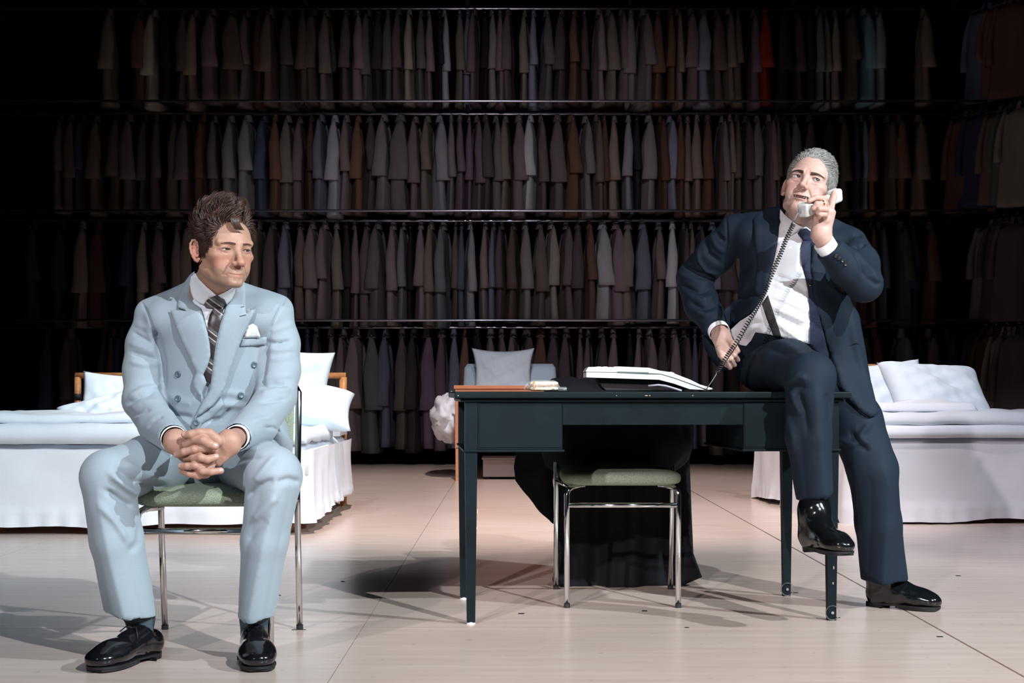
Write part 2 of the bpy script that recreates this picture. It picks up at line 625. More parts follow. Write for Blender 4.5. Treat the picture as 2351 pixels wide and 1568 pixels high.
def seg_dist(p, poly):
    """distance of 2-D points to a polyline, and position along it 0..1"""
    best = np.full(len(p), 1e9); tt = np.zeros(len(p))
    n = len(poly) - 1
    for i in range(n):
        a = np.array(poly[i], float); b = np.array(poly[i + 1], float)
        ba = b - a
        h = np.clip(((p - a) @ ba) / (ba @ ba + 1e-9), 0, 1)
        d = np.sqrt(((p - a - h[:, None] * ba) ** 2).sum(1))
        m = d < best
        best[m] = d[m]; tt[m] = (i + h[m]) / n
    return best, tt

def folds(V, Q, lines):
    """cloth folds: ridges (h>0) and valleys (h<0) along polylines on the side of the garment that shows them"""
    N = vert_normals(V, Q)
    px = to_px(V)
    view = V - np.array([0, 0, CAMZ]); view /= np.sqrt((view ** 2).sum(1))[:, None]
    face = np.clip(-(N * view).sum(1) * 2.0, 0, 1)
    out = V.copy()
    for ln in lines:
        poly, wpx, h = ln[:3]
        lo = np.min(poly, 0) - 3 * wpx; hi = np.max(poly, 0) + 3 * wpx
        m = ((px >= lo) & (px <= hi)).all(1) & (face > 0)
        if not m.any():
            continue
        d, t = seg_dist(px[m], poly)
        amp = np.exp(-(d / wpx) ** 2) * np.clip(np.minimum(t, 1 - t) * 5 + 0.25, 0, 1)
        if len(ln) > 3:
            amp = np.clip(1 - d / wpx, 0, 1) * np.clip(t * 3, 0, 1)
        out[m] += N[m] * (h * amp * face[m])[:, None]
    return out

def ribnoise(V, scale, amp, seed=0):
    """cheap smooth pseudo noise for cloth"""
    rs = np.random.RandomState(seed)
    out = np.zeros(len(V))
    for i in range(7):
        d = rs.normal(size=3); d /= np.linalg.norm(d)
        out += np.sin(V @ d * scale * (0.6 + 0.25 * i) + rs.rand() * 6.28)
    return out * amp / 3.0

def bvh_of(objs):
    vs, fs = [], []
    for o in objs:
        n = len(vs)
        mw = o.matrix_world
        vs += [mw @ v.co for v in o.data.vertices]
        fs += [[i + n for i in p.vertices] for p in o.data.polygons]
    return BVHTree.FromPolygons(vs, fs)

def bvh_np(VQ):
    vs, fs, n = [], [], 0
    for V, Q in VQ:
        vs += [tuple(x) for x in V.tolist()]
        fs += [[i + n for i in q] for q in Q.tolist()]
        n += len(V)
    return BVHTree.FromPolygons(vs, fs)

def densify(poly, step):
    out = []
    n = len(poly)
    for i in range(n):
        a = Vector(poly[i]); b = Vector(poly[(i + 1) % n])
        k = max(1, int((b - a).length / step))
        for j in range(k):
            out.append(a.lerp(b, j / k))
    return out

def inside(p, poly):
    x, y = p
    c = False
    n = len(poly)
    for i in range(n):
        x1, y1 = poly[i]; x2, y2 = poly[(i + 1) % n]
        if (y1 > y) != (y2 > y) and x < (x2 - x1) * (y - y1) / (y2 - y1) + x1:
            c = not c
    return c

def patch(name, outline, bvh, lift, thick, m, parent, step=7.0, smooth_it=4, edge_round=0.5, depth=None, bulge=0.0, maxd=None, folds_l=None, mind=None):
    """a piece of cloth of real thickness that lies on the surface below it; its outline is given in picture pixels"""
    dense = densify(outline, step)
    poly = [tuple(v) for v in dense]
    xs = [p[0] for p in poly]; ys = [p[1] for p in poly]
    inner = []
    y = min(ys) + step * 0.6
    row = 0
    while y < max(ys):
        x = min(xs) + (step * 0.5 if row % 2 else 0)
        while x < max(xs):
            if inside((x, y), poly):
                if min((x - q[0]) ** 2 + (y - q[1]) ** 2 for q in poly) > (0.55 * step) ** 2:
                    inner.append((x, y))
            x += step
        y += step * 0.87
        row += 1
    n0 = len(poly)
    v2 = [Vector(q) for q in poly + inner]
    edges = [(i, (i + 1) % n0) for i in range(n0)]
    r = delaunay_2d_cdt(v2, edges, [list(range(n0))], 1, 1e-4)
    pv, pf = r[0], [list(f) for f in r[2]]
    n = len(pv)
    dep = [None] * n
    o = Vector((0, 0, CAMZ))
    for i, q in enumerate(pv):
        if depth is not None:
            dep[i] = depth(q[0], q[1])
            continue
        d = (P(q[0], q[1], 1.0) - o)
        L = d.length
        hit = bvh.ray_cast(o, d / L)
        if hit[0] is not None:
            dep[i] = hit[0].y
    if maxd is not None:
        dep = [x if (x is not None and x <= maxd) else None for x in dep]
    if mind is not None:
        dep = [x if (x is not None and x >= mind) else None for x in dep]
    nbr = [set() for _ in range(n)]
    bnd = {}
    for f in pf:
        for a in range(len(f)):
            i, j = f[a], f[(a + 1) % len(f)]
            nbr[i].add(j); nbr[j].add(i)
            bnd[(i, j)] = True
    known = [x is not None for x in dep]
    if not any(known):
        dep = [5.0] * n
    for _ in range(200):
        if all(x is not None for x in dep):
            break
        new = list(dep)
        for i in range(n):
            if dep[i] is None:
                s = [dep[j] for j in nbr[i] if dep[j] is not None]
                if s:
                    new[i] = sum(s) / len(s)
        dep = new
    dep = [x if x is not None else 5.0 for x in dep]
    base = list(dep)
    for _ in range(smooth_it):
        new = []
        for i in range(n):
            s = [dep[j] for j in nbr[i]]
            a = sum(s) / len(s) if s else dep[i]
            t = 0.5 * dep[i] + 0.5 * a
            new.append(min(t, base[i]) if known[i] else t)
        dep = new
    edgev = set(i for (i, j) in bnd if (j, i) not in bnd) | set(j for (i, j) in bnd if (j, i) not in bnd)
    # distance to the edge for a pillowed look
    lev = {i: 0 for i in edgev}
    fr = list(edgev)
    while fr:
        nx = []
        for i in fr:
            for j in nbr[i]:
                if j not in lev:
                    lev[j] = lev[i] + 1
                    nx.append(j)
        fr = nx
    top, bot = [], []
    for i, q in enumerate(pv):
        l = lift - (thick * edge_round if i in edgev else 0.0)
        if bulge:
            l += bulge * (1 - math.exp(-lev.get(i, 0) / 2.5))
        if folds_l:
            for (pl, wpx, h) in folds_l:
                dd, tt = seg_dist(np.array([[q[0], q[1]]]), pl)
                l += h * math.exp(-(dd[0] / wpx) ** 2) * max(0, min(1, min(tt[0], 1 - tt[0]) * 5 + 0.25))
        top.append(P(q[0], q[1], dep[i] - l))
        bot.append(P(q[0], q[1], dep[i] - lift + thick))
    fs = [[v for v in f] for f in pf] + [[v + n for v in f][::-1] for f in pf]
    for (i, j) in bnd:
        if (j, i) not in bnd:
            fs.append([j, i, i + n, j + n])
    mbd = MB()
    mbd.add(top + bot, fs)
    ob = mbd.build(name, m, parent, smooth=True)
    try:
        ob.data.set_sharp_from_angle(angle=math.radians(75))
    except Exception:
        pass
    return ob

def zc(x0, y0, s):
    """maps points measured on an enlarged crop back to frame pixels"""
    return lambda L: [(x0 + a * s, y0 + b * s) for a, b in L]

# ------------------------------------------------------------------ the setting
def structure():
    fl = MB().box(-7.2, 7.2, -6.0, 16.7, -0.30, -0.006).build('floor', M_black)
    tag(fl, kind='structure')
    xs = [-7.0, -4.2, -2.35, -0.48, 1.36, 3.2, 5.05, 7.0]
    ys = [-5.5, -2.9, -0.3, 1.0, 2.3, 3.6, 4.9, 6.2, 7.5, 8.8, 10.1, 11.4, 12.7, 14.0, 15.9]
    for i in range(len(xs) - 1):
        for j in range(len(ys) - 1):
            g0 = 0.0012; gx0 = 0.004 if abs(xs[i] - 1.36) < 0.01 else g0; gx1 = 0.004 if abs(xs[i + 1] - 1.36) < 0.01 else g0
            b = MB().box(xs[i] + gx0, xs[i + 1] - gx1, ys[j] + g0, ys[j + 1] - g0, -0.006, 0.0)
            b.build('floor_panel', M_floor, fl)
    for nm, a in (('wall_back', (-7.2, 7.2, 16.6, 16.8, -0.3, 9.0)), ('wall_left', (-7.4, -7.2, -6, 16.8, -0.3, 9.0)),
                  ('wall_right', (7.2, 7.4, -6, 16.8, -0.3, 9.0)), ('ceiling', (-7.4, 7.4, -6, 16.8, 9.0, 9.1))):
        tag(MB().box(*a).build(nm, M_black), kind='structure')
structure()

# tape marks and the dark cable in the seam
def tape(px, py, w_, d, rz, label):
    Y = CAMZ * F / (py - CY)
    p = P(px, py, Y)
    o = MB().box(-w_ / 2, w_ / 2, -d / 2, d / 2, 0.0, 0.0012).build('tape_mark', M_tape)
    o.location = (p.x, p.y, 0.0)
    o.rotation_euler = (0, 0, rz)
    tag(o, label, 'tape', 'black spike marks on the stage floor')
tape(1197, 1409, 0.02, 0.02, 0, 'black tape mark on the floor left of the empty green chair')
tape(1480, 1403, 0.018, 0.02, 0, 'black tape mark between the front legs of the empty green chair')
tape(2200, 1322, 0.018, 0.02, 0, 'small black tape mark on the floor right of the standing boot')
tape(2158, 1462, 0.018, 0.014, 0, 'small black tape mark in front of the standing boot')
tape(1577, 1441, 0.012, 0.012, 0.3, 'tiny black tape mark in front of the empty green chair')
tape(787, 1335, 0.014, 0.02, 0.3, 'small dark tape mark between seated man and desk')
tape(640, 1367, 0.014, 0.02, 0.3, 'tiny dark tape mark behind the light grey trouser leg')
tape(1918, 1418, 0.03, 0.015, 0.0, 'black tape mark beside the near right desk leg')
tape(1820, 1361, 0.04, 0.012, -0.1, 'black tape mark at the far right desk leg')
tape(686, 1446, 0.045, 0.008, 0.1, 'thin black tape mark at the rear chair leg of the seated man')

# ------------------------------------------------------------------ rails and coats on the back wall
RY = 15.75
ROWZ = {}
for i, ry in enumerate((20, 262, 507, 752)):
    ROWZ[i] = CAMZ + (CY - ry) * RY / F
rail_names = ('top', 'second', 'third', 'lowest')
for i in range(4):
    t = empty('clothes_rail', (0, RY, ROWZ[i]), 0, 'long steel clothes rail holding the %s row of coats' % rail_names[i], 'rail', 'steel rails across the back wall')
    MB().tube([(-5.6, 0, 0), (4.75, 0, 0)], 0.017, 8).build('hanging_bar', M_rail, t, True)
    MB().tube([(-5.6, -0.42, 0.055), (4.75, -0.42, 0.055)], 0.014, 8).build('front_bar', M_rail, t, True)
    for x in np.arange(-5.4, 4.8, 1.65):
        MB().box(x - 0.015, x + 0.015, -0.42, 0.75, 0.02, 0.05).build('bracket', M_rubber, t)
t = empty('clothes_rail', (0, RY, CAMZ + (CY + 215) * RY / F), 0, 'bare steel bar running along the top edge above all the coats', 'rail', 'steel rails across the back wall')
MB().tube([(-5.6, -0.42, 0), (4.75, -0.42, 0)], 0.014, 8).build('front_bar', M_rail, t, True)
MB().box(-5.6, 4.75, 0.2, 0.6, -0.03, 0.0).build('shelf_board', M_black, t)

COLR = {'m': ((0.30, 0.235, 0.235), 'mauve grey'), 'g': ((0.31, 0.275, 0.275), 'warm grey'), 'b': ((0.29, 0.31, 0.41), 'blue grey'),
        'w': ((0.52, 0.53, 0.60), 'pale grey'), 'W': ((0.70, 0.71, 0.76), 'off white'), 't': ((0.33, 0.255, 0.22), 'tan'),
        'o': ((0.24, 0.205, 0.175), 'olive'), 'r': ((0.26, 0.14, 0.105), 'rust brown'), 'n': ((0.07, 0.075, 0.15), 'navy'),
        'k': ((0.06, 0.05, 0.05), 'blackish'), 'p': ((0.29, 0.215, 0.245), 'dusky plum'), 'P': ((0.22, 0.145, 0.21), 'purple'),
        'c': ((0.42, 0.50, 0.50), 'pale teal'), 'C': ((0.26, 0.46, 0.56), 'sky blue'), 'R': ((0.40, 0.04, 0.03), 'bright red'),
        's': ((0.50, 0.45, 0.39), 'sand'), 'B': ((0.20, 0.26, 0.40), 'slate blue'), 'G': ((0.25, 0.29, 0.29), 'teal grey')}
ROWS = [
 '241t 313r 346s 372k 414m 441t 482p 525t 562p 593r 617t 656g 690t 716t 745s 792p 816p 844g 868k 888g 914p 938s 965g 982p 1004k 1018w 1054s 1074b 1090p 1108k 1128g 1147p 1167p 1206s 1226b 1256g 1292p 1322r 1343p 1376m 1399o 1428m 1452g 1480g 1516r 1543r 1558t 1590p 1620b 1651t 1677o 1700t 1736P 1763R 1802k 1836P 1860k 1882c 1902w 1927s 1955o 1991C 2019c 2130t',
 '128p 157o 181n 210o 259t 291p 327g 352p 391o 424p 462r 485g 522w 563W 601B 627r 656s 682p 710r 735b 765w 792m 818r 844m 880g 917g 952p 980o 1007w 1035g 1054p 1075P 1093p 1114o 1138g 1161o 1191p 1219W 1242m 1281m 1313r 1346g 1370t 1390r 1414t 1446w 1466k 1493g 1520r 1542b 1565r 1585t 1605t 1630r 1663m 1680t 1695p 1718m 1745g 1770m 1788p 1806p 1833b 1865t 1901k 1943o 1970n 1987C 2008r 2048t 2074r 2120t',
 '67n 130n 181t 214r 292n 319s 357p 397m 424t 575m 590o 621m 650b 683t 713m 742m 769s 790k 809p 838p 865g 899m 924w 940k 964p 988o 1016w 1045m 1058b 1078W 1114m 1134b 1152p 1179t 1206g 1239o 1266s 1301p 1328p 1355r 1385W 1416p 1445s 1478b 1517m 1547W 1573m 1590o 1612p 1980r 2008r 2026b 2076G 2103n 2145r',
 '98n 152p 228p 254r 272n 700n 722p 754g 783p 813m 849G 882b 920o 947k 977P 1013p 1040b 1066r 1093k 1126m 1151p 1179m 1210m 1242r 1273p 1302m 1335p 1354p 1383o 1411m 1450k 1471m 1495m 1526p 1552m 1575m 1600b 1618p 1988p 2019r 2078b 2110k 2145p 2185n']
LEN = (1.0, 1.02, 1.05, 1.24)

def coat_body(seed):
    rs = random.Random(seed)
    nu, nv = 22, 12
    ph = [rs.uniform(0, 6.28) for _ in range(4)]
    def fn(u, v):
        an = 2 * math.pi * u
        t = v
        if t < 0.08:
            s = t / 0.08
            a = 0.012 + 0.03 * s; b = 0.05 + 0.13 * s ** 0.6
        else:
            s = (t - 0.08) / 0.92
            a = 0.042 + 0.055 * s ** 0.9; b = 0.18 + 0.075 * s
        wob = 0.012 * math.sin(5 * an + ph[0]) + 0.010 * math.sin(3 * an + ph[1] + 2 * t)
        x = a * math.copysign(abs(math.cos(an)) ** 0.8, math.cos(an)) * (1 + 0.0) + wob * min(1, t * 1.6)
        x += 0.016 * math.sin(4 * t + ph[2])
        y = b * math.sin(an) * (1 + 0.03 * math.sin(4 * an + ph[3]) * t)
        return (x, y, -0.045 - t * 0.955)
    m = MB().grid(fn, nu, nv, True)
    m.add([], [])
    m.f.append([(nv - 1) * nu + k for k in range(nu)])
    m.f.append(list(range(nu))[::-1])
    return m.mesh('coat_body')

def coat_sleeve(seed, side):
    rs = random.Random(seed)
    nu, nv = 10, 9
    bend = rs.uniform(-0.03, 0.03); ln = rs.uniform(0.50, 0.62); wd = rs.uniform(0.85, 1.15)
    ph = rs.uniform(0, 6.28)
    def fn(u, v):
        an = 2 * math.pi * u
        r = (0.02 + 0.05 * min(1, v * 2.2) ** 0.7 + 0.012 * v) * wd
        if v > 0.86:
            r *= 1.07
        x = r * math.cos(an) + bend * v * v + 0.006 * math.sin(9 * v + ph)
        y = side * (0.165 + 0.075 * math.sin(min(1, v * 1.3) * 1.5)) + 0.042 * math.sin(an) * (0.6 + 0.5 * v)
        return (x, y, -0.065 - ln * v)
    m = MB().grid(fn, nu, nv, True)
    m.f.append([(nv - 1) * nu + k for k in range(nu)])
    m.f.append(list(range(nu))[::-1])
    return m.mesh('coat_sleeve')

def coat_collar():
    def fn(u, v):
        an = math.pi * (0.1 + 1.8 * u) - math.pi / 2 - math.pi * 0.0
        r = 0.05 + 0.03 * v
        return (r * 0.7 * math.sin(an), r * math.cos(an), 0.0 - 0.075 * v + 0.012)
    return MB().grid(fn, 10, 3).mesh('coat_collar')

def hanger_mesh():
    pts = [(0, 0, -0.055), (0, 0, 0.0), (0.0, 0.018, 0.016), (0, 0.0, 0.034), (0, -0.018, 0.018)]
    m = MB().tube(pts, 0.0035, 5)
    m.tube([(0, -0.19, -0.075), (0, 0, -0.04), (0, 0.19, -0.075)], 0.004, 5)
    return m.mesh('coat_hanger')

bodies = [coat_body(s) for s in range(6)]
sl_front = [coat_sleeve(s + 20, -1) for s in range(6)]
sl_back = [coat_sleeve(s + 40, 1) for s in range(3)]
collar_me = coat_collar(); hang_me = hanger_mesh()
for me in bodies + sl_front + sl_back + [collar_me]:
    me.materials.append(M_coat)
    me.polygons.foreach_set('use_smooth', [True] * len(me.polygons))
hang_me.materials.append(M_hanger)
ONES = ['', 'first', 'second', 'third', 'fourth', 'fifth', 'sixth', 'seventh', 'eighth', 'ninth', 'tenth', 'eleventh', 'twelfth', 'thirteenth',
        'fourteenth', 'fifteenth', 'sixteenth', 'seventeenth', 'eighteenth', 'nineteenth', 'twentieth']
TENS = {2: 'twenty', 3: 'thirty', 4: 'forty', 5: 'fifty', 6: 'sixty', 7: 'seventy', 8: 'eighty'}
def ordinal(n):
    if n <= 20:
        return ONES[n]
    a, b = divmod(n, 10)
    return (TENS[a][:-1] + 'ieth') if b == 0 else TENS[a] + '-' + ONES[b]

def coat(loc, rz, c, wsc, ln, label, group, rs, simple=False):
    t = empty('hanging_coat', loc, rz, label, 'coat', group)
    base = COLR[c][0]
    k = rs.uniform(0.22, 0.60)
    colr = (base[0] * k, base[1] * k, base[2] * k, 1)
    for nm, me in (('body', bodies[rs.randrange(6)]), ('sleeve', sl_front[rs.randrange(6)]), ('sleeve', sl_back[rs.randrange(3)]), ('collar', collar_me)):
        o = link(nm, me, None, t)
        o.color = colr if nm != 'sleeve' else (colr[0] * 1.08, colr[1] * 1.08, colr[2] * 1.08, 1)
        o.scale = (wsc, 1, ln)
        o.location = (0, 0, -0.02)
    h = link('hanger', hang_me, None, t)
    return t

rs = random.Random(11)
for ri, row in enumerate(ROWS):
    toks = row.split()
    xs = [int(q[:-1]) for q in toks]
    for n, q in enumerate(toks):
        x = xs[n]; c = q[-1]
        gap = min((xs[n + 1] - x) if n + 1 < len(xs) else 30, (x - xs[n - 1]) if n else 30)
        Y = RY + rs.uniform(-0.05, 0.05)
        X = (x - CX) * (RY - 0.2) / F
        wsc = max(0.5, min(1.05, gap / 33.0)) * rs.uniform(0.8, 1.08)
        label = '%s coat hanging %s from the left on the %s rail of the back wall' % (COLR[c][1], ordinal(n + 1), rail_names[ri])
        coat((X, Y, ROWZ[ri] - 0.01), rs.uniform(-0.16, 0.16), c, wsc, LEN[ri] * rs.uniform(0.95, 1.03), label,
             'coats on the %s rail of the back wall' % rail_names[ri], rs)

# coats that the two men hide from the stalls
for ri, xs_, who in ((2, range(452, 570, 27), 'behind the seated man'), (2, range(1642, 1970, 29), 'behind the phoning man'), (3, range(302, 690, 30), 'behind the seated man'), (3, range(1650, 1975, 31), 'behind the phoning man')):
    for n, x in enumerate(xs_):
        c = rs.choice('mptgopmbkr')
        coat(((x - CX) * (RY - 0.2) / F, RY + rs.uniform(-0.05, 0.05), ROWZ[ri] - 0.01), rs.uniform(-0.16, 0.16), c, rs.uniform(0.75, 1.0), LEN[ri] * rs.uniform(0.95, 1.03),
             '%s coat, %s of those on %s rail %s' % (COLR[c][1], ordinal(n + 1), rail_names[ri], who), 'coats on the %s rail %s' % (rail_names[ri], who), rs)

# coats on the side rails at the right, turned towards the audience
SIDE = [((2268, 'B'), (2304, 'r'), (2330, 'r')), ((2226, 'r'), (2258, 'n'), (2306, 't'), (2330, 'G'), (2350, 's')),
        ((2285, 'g'), (2306, 'm'), (2334, 'p')), ((2262, 'n'), (2284, 'r'), (2312, 's'), (2338, 'g'))]
for ri in range(4):
    t = empty('clothes_rail', (5.15, 14.6, ROWZ[ri]), 0, 'short steel side rail at the far right, holding its %s group of coats' % rail_names[ri], 'rail', 'steel side rails at the right')
    MB().tube([(0, -1.2, 0), (0, 1.2, 0)], 0.017, 8).build('hanging_bar', M_rail, t, True)
    MB().box(-0.015, 0.015, 1.15, 1.95, 0.0, 0.03).build('bracket', M_rubber, t)
    for n, (x, c) in enumerate(SIDE[ri]):
        Y = 15.45 - 0.13 * n
        X = (x - CX) * Y / F
        coat((X, Y, ROWZ[ri] - 0.01), 1.05 + rs.uniform(-0.2, 0.2), c, 1.0, LEN[ri] * rs.uniform(0.94, 1.0),
             '%s coat facing the audience, %s from left on the %s right side rail' % (COLR[c][1], ordinal(n + 1), rail_names[ri]),
             'coats on the %s side rail at the right' % rail_names[ri], rs)

# ------------------------------------------------------------------ beds
def pillow(name, label, w_, h_, th, M, m=None, seed=0, group=None, pinch=0.10, cat='pillow', crease=0.011):
    nu, nv = 40, 32
    rs_ = random.Random(seed)
    ph = [rs_.uniform(0, 6.28) for _ in range(6)]
    vs, fs = [], []
    for side in (1, -1):
        for j in range(nv):
            for i in range(nu):
                u = 2 * i / (nu - 1) - 1; v = 2 * j / (nv - 1) - 1
                px_ = 1 - pinch * (1 - v * v) * 0.9; py_ = 1 - pinch * (1 - u * u) * 0.9
                x = u * w_ / 2 * px_ if True else 0
                y = v * h_ / 2 * py_
                e = max(0.0, (1 - u ** 4) * (1 - v ** 4))
                z = side * th / 2 * (e ** 0.55) * (0.85 + 0.15 * math.sin(2.2 * u + ph[0]) * math.cos(1.9 * v + ph[1]))
                z += e * crease * (math.sin(7 * u + 3 * v + ph[2]) * math.sin(2.5 * v + ph[3]) + 0.6 * math.sin(11 * v - 6 * u + ph[4]) + 0.35 * math.sin(19 * u + 9 * v + ph[5]) * math.sin(6 * v - 4 * u))
                vs.append((x, y, z))
        o = 0 if side == 1 else nu * nv
        for j in range(nv - 1):
            for i in range(nu - 1):
                q = [o + j * nu + i, o + j * nu + i + 1, o + (j + 1) * nu + i + 1, o + (j + 1) * nu + i]
                fs.append(q if side == 1 else q[::-1])
    me = pydata(name, vs, fs)
    bm = bmesh.new(); bm.from_mesh(me)
    bmesh.ops.remove_doubles(bm, verts=bm.verts[:], dist=0.0006)
    bm.to_mesh(me); bm.free()
    ob = link(name, me, m or M_pillow, None, True)
    ob.matrix_world = M
    tag(ob, label, cat, group)
    return ob

def frame(loc, rx=0, ry=0, rz=0):
    from mathutils import Euler
    return Matrix.Translation(loc) @ Euler((math.radians(rx), math.radians(ry), math.radians(rz)), 'XYZ').to_matrix().to_4x4()

def skirt(W, L, z0, z1, seed, amp=0.02, hem=None, lift_back=0.0):
    """cloth hanging round foot end and both sides; local frame: foot edge on y=0, x 0..W, length along +y"""
    rs_ = random.Random(seed)
    per = [(0.0, L), (0.0, 0.06), (0.018, 0.018), (0.06, 0.0), (W - 0.06, 0.0), (W - 0.018, 0.018), (W, 0.06), (W, L)]
    pts = []
    for a, b in zip(per[:-1], per[1:]):
        d = math.hypot(b[0] - a[0], b[1] - a[1])
        k = max(1, int(d / 0.022))
        for i in range(k):
            s = i / k
            pts.append((a[0] + (b[0] - a[0]) * s, a[1] + (b[1] - a[1]) * s))
    pts.append(per[-1])
    ph = [rs_.uniform(0, 6.28) for _ in range(8)]
    nv = 22
    def fn(iu, v):
        x, y = pts[iu]
        s = iu * 0.022
        cx_, cy_ = W / 2, L / 2
        if y < 0.03:
            n = (0, -1)
        elif x < W / 2:
            n = (-1, 0)
        else:
            n = (1, 0)
        f = amp * v ** 1.2 * (math.sin(s * 9 + ph[0] + 1.2 * math.sin(s * 2.3 + ph[1])) * 0.5 + 0.5 * math.sin(s * 21 + ph[2] + 2 * v) * (0.4 + 0.6 * math.sin(s * 1.7 + ph[3])))
        f += 0.3 * amp * (v > 0.75) * math.sin(s * 60 + ph[4]) * (v - 0.75) * 4 * (0.5 + 0.5 * math.sin(s * 3.1))
        f += amp * 1.0 * v * v + 0.01 * (1 - v) + (0.004 if v > 0.78 else 0.0) + 0.012
        f += 0.006 * math.sin(s * 5.2 + 2.4 * v + ph[7]) * math.sin(3.1 * v + s * 1.3) + 0.003 * math.sin(s * 15 - 5 * v + ph[1]) * (0.3 + v)
        z = z1 + (z0 - z1) * v
        if v > 0.9:
            z += (v - 0.9) * 10 * (0.012 * math.sin(s * 3.3 + ph[5]) + 0.006 * math.sin(s * 11 + ph[6]) + (hem(s, x, y) if hem else 0))
        return (x + n[0] * f, y + n[1] * f, z)
    mb = MB()
    n = len(pts)
    vs = [fn(i, j / (nv - 1)) for j in range(nv) for i in range(n)]
    fs = [[j * n + i, j * n + i + 1, (j + 1) * n + i + 1, (j + 1) * n + i] for j in range(nv - 1) for i in range(n - 1)]
    mb.add(vs, fs)
    return mb

def slab(W, L, z0, z1, seed, amp=0.012, over=0.02, rnd=0.03, nx=40, ny=34, top=None):
    """soft slab with rounded wavy edge (mattress cover, quilt)"""
    rs_ = random.Random(seed)
    ph = [rs_.uniform(0, 6.28) for _ in range(8)]
    mb = MB()
    rings = [(0.0, 0.0), (0.0, 0.35), (0.25, 0.75), (0.9, 1.0)]
    vs, fs = [], []
    def wav(x, y):
        return amp * (math.sin(x * 8 + 4 * y + ph[0]) * math.sin(y * 6 + ph[1]) + 0.6 * math.sin(x * 19 - 9 * y + ph[2]) * math.sin(y * 13 + ph[3]))
    for j in range(ny):
        for i in range(nx):
            u = i / (nx - 1); v = j / (ny - 1)
            x = -over + u * (W + 2 * over); y = -over + v * (L + over)
            e = min(u * (W + 2 * over), (1 - u) * (W + 2 * over), v * (L + over), 9)
            k = min(1.0, e / rnd)
            z = z1 - rnd * (1 - math.sqrt(max(0, 1 - (1 - k) ** 2))) + wav(x, y) * min(1, e / 0.1)
            if top:
                z += top(x, y)
            vs.append((x, y, z))
    for j in range(ny - 1):
        for i in range(nx - 1):
            fs.append([j * nx + i, j * nx + i + 1, (j + 1) * nx + i + 1, (j + 1) * nx + i])
    edge = [i for i in range(nx)] + [j * nx + nx - 1 for j in range(1, ny)] + [(ny - 1) * nx + i for i in range(nx - 2, -1, -1)] + [j * nx for j in range(ny - 2, 0, -1)]
    n = len(vs)
    for q in edge:
        x, y, z = vs[q]
        vs.append((x, y, z0 + 0.4 * wav(x * 1.3, y * 1.3)))
    m = len(edge)
    for a in range(m):
        b = (a + 1) % m
        fs.append([edge[a], n + a, n + b, edge[b]])
    fs.append([n + a for a in range(m)])
    mb.add(vs, fs)
    return mb

def bed(loc, rz, W, L, zt, label, seed, hem=None, zb=0.035, hb=0.86, amp=0.02, hw=None):
    t = empty('double_bed', loc, rz, label, 'bed', 'white double beds')
    MB().box(0.05, W - 0.05, 0.05, L - 0.02, 0.16, zt - 0.16, bev=0.01).build('bed_frame', M_orange, t)
    for x in (0.12, W - 0.12):
        for y in (0.14, L - 0.12):
            MB().tube([(x, y, 0.0), (x, y, 0.17)], [0.025, 0.035], 10).build('leg', M_rattan, t)
    slab(W, L, zt - 0.16, zt, seed, amp=0.005, over=0.0, rnd=0.05).build('mattress', M_sheet, t, True)
    skirt(W, L + 0.07, zb, zt - 0.03, seed + 1, amp=amp, hem=hem).build('sheet_skirt', M_sheet, t, True)
    # rattan headboard
    h = MB()
    yb = L + 0.03
    W = (hw or W) - 0.03
    h.tube([(0.03, yb, 0), (0.03, yb, hb - 0.01)], 0.022, 10)
    h.tube([(W, yb, 0), (W, yb, hb - 0.01)], 0.022, 10)
    h.tube([(0.015, yb, hb), (W + 0.015, yb, hb)], 0.02, 10)
    ho = h.build('headboard', M_rattan, t, True)
    for cx_ in (0.30, W / 2, W - 0.30):
        h2 = MB()
        h2.tube([(cx_ + 0.24 * math.cos(a), yb, hb - 0.27 + 0.20 * math.sin(a)) for a in np.linspace(-0.4, math.pi + 0.4, 16)], 0.011, 8)
        h2.build('cane_arch', M_rattan, ho, True)
    for x in np.arange(0.08, W, 0.14):
        MB().tube([(x, yb, 0.25), (x, yb, hb - 0.02)], 0.007, 6).build('cane_spindle', M_rattan, ho, True)
    for x in (0.03, W):
        MB().tube([(x, yb, hb - 0.16), (x, yb, hb - 0.12)], 0.025, 10).build('cane_binding', M_rubber, ho, True)
    return t

# left bed: foot end towards the audience
bed((-2.89, 8.12, 0), 0, 1.81, 1.95, 0.475, 'white double bed with rattan headboard behind the seated man', 3, zb=0.05,
    hem=lambda s, x, y: 0.0 if y < 0.1 else 0.06 * min(1, y), amp=0.022)
q = slab(1.10, 1.05, 0.476, 0.585, 8, amp=0.010, over=0.0, rnd=0.035).build('folded_quilt', M_quilt, None, True)
q.location = (-2.85, 8.10, 0.0); tag(q, 'white folded quilt lying on the left bed beside the seated man', 'quilt')
q = slab(0.95, 0.8, 0.586, 0.635, 12, amp=0.014, over=0.0, rnd=0.02).build('folded_sheet', M_quilt, None, True)
q.location = (-2.95, 8.16, 0.0); q.rotation_euler = (0, 0, 0.03); tag(q, 'rumpled white sheet folded on top of the quilt on the left bed', 'sheet')
q = slab(0.62, 1.2, 0.476, 0.56, 15, amp=0.022, over=0.0, rnd=0.05).build('rumpled_duvet', M_quilt, None, True)
q.location = (-1.71, 8.13, 0.0); tag(q, 'rumpled white duvet at the right edge of the left bed', 'quilt')
q = slab(0.34, 0.42, 0.476, 0.655, 19, amp=0.006, over=0.0, rnd=0.05).build('bolster', M_sheet, None, True)
q.location = (-1.42, 9.62, 0.0); tag(q, 'white covered bolster in the back right corner of the left bed', 'bolster')
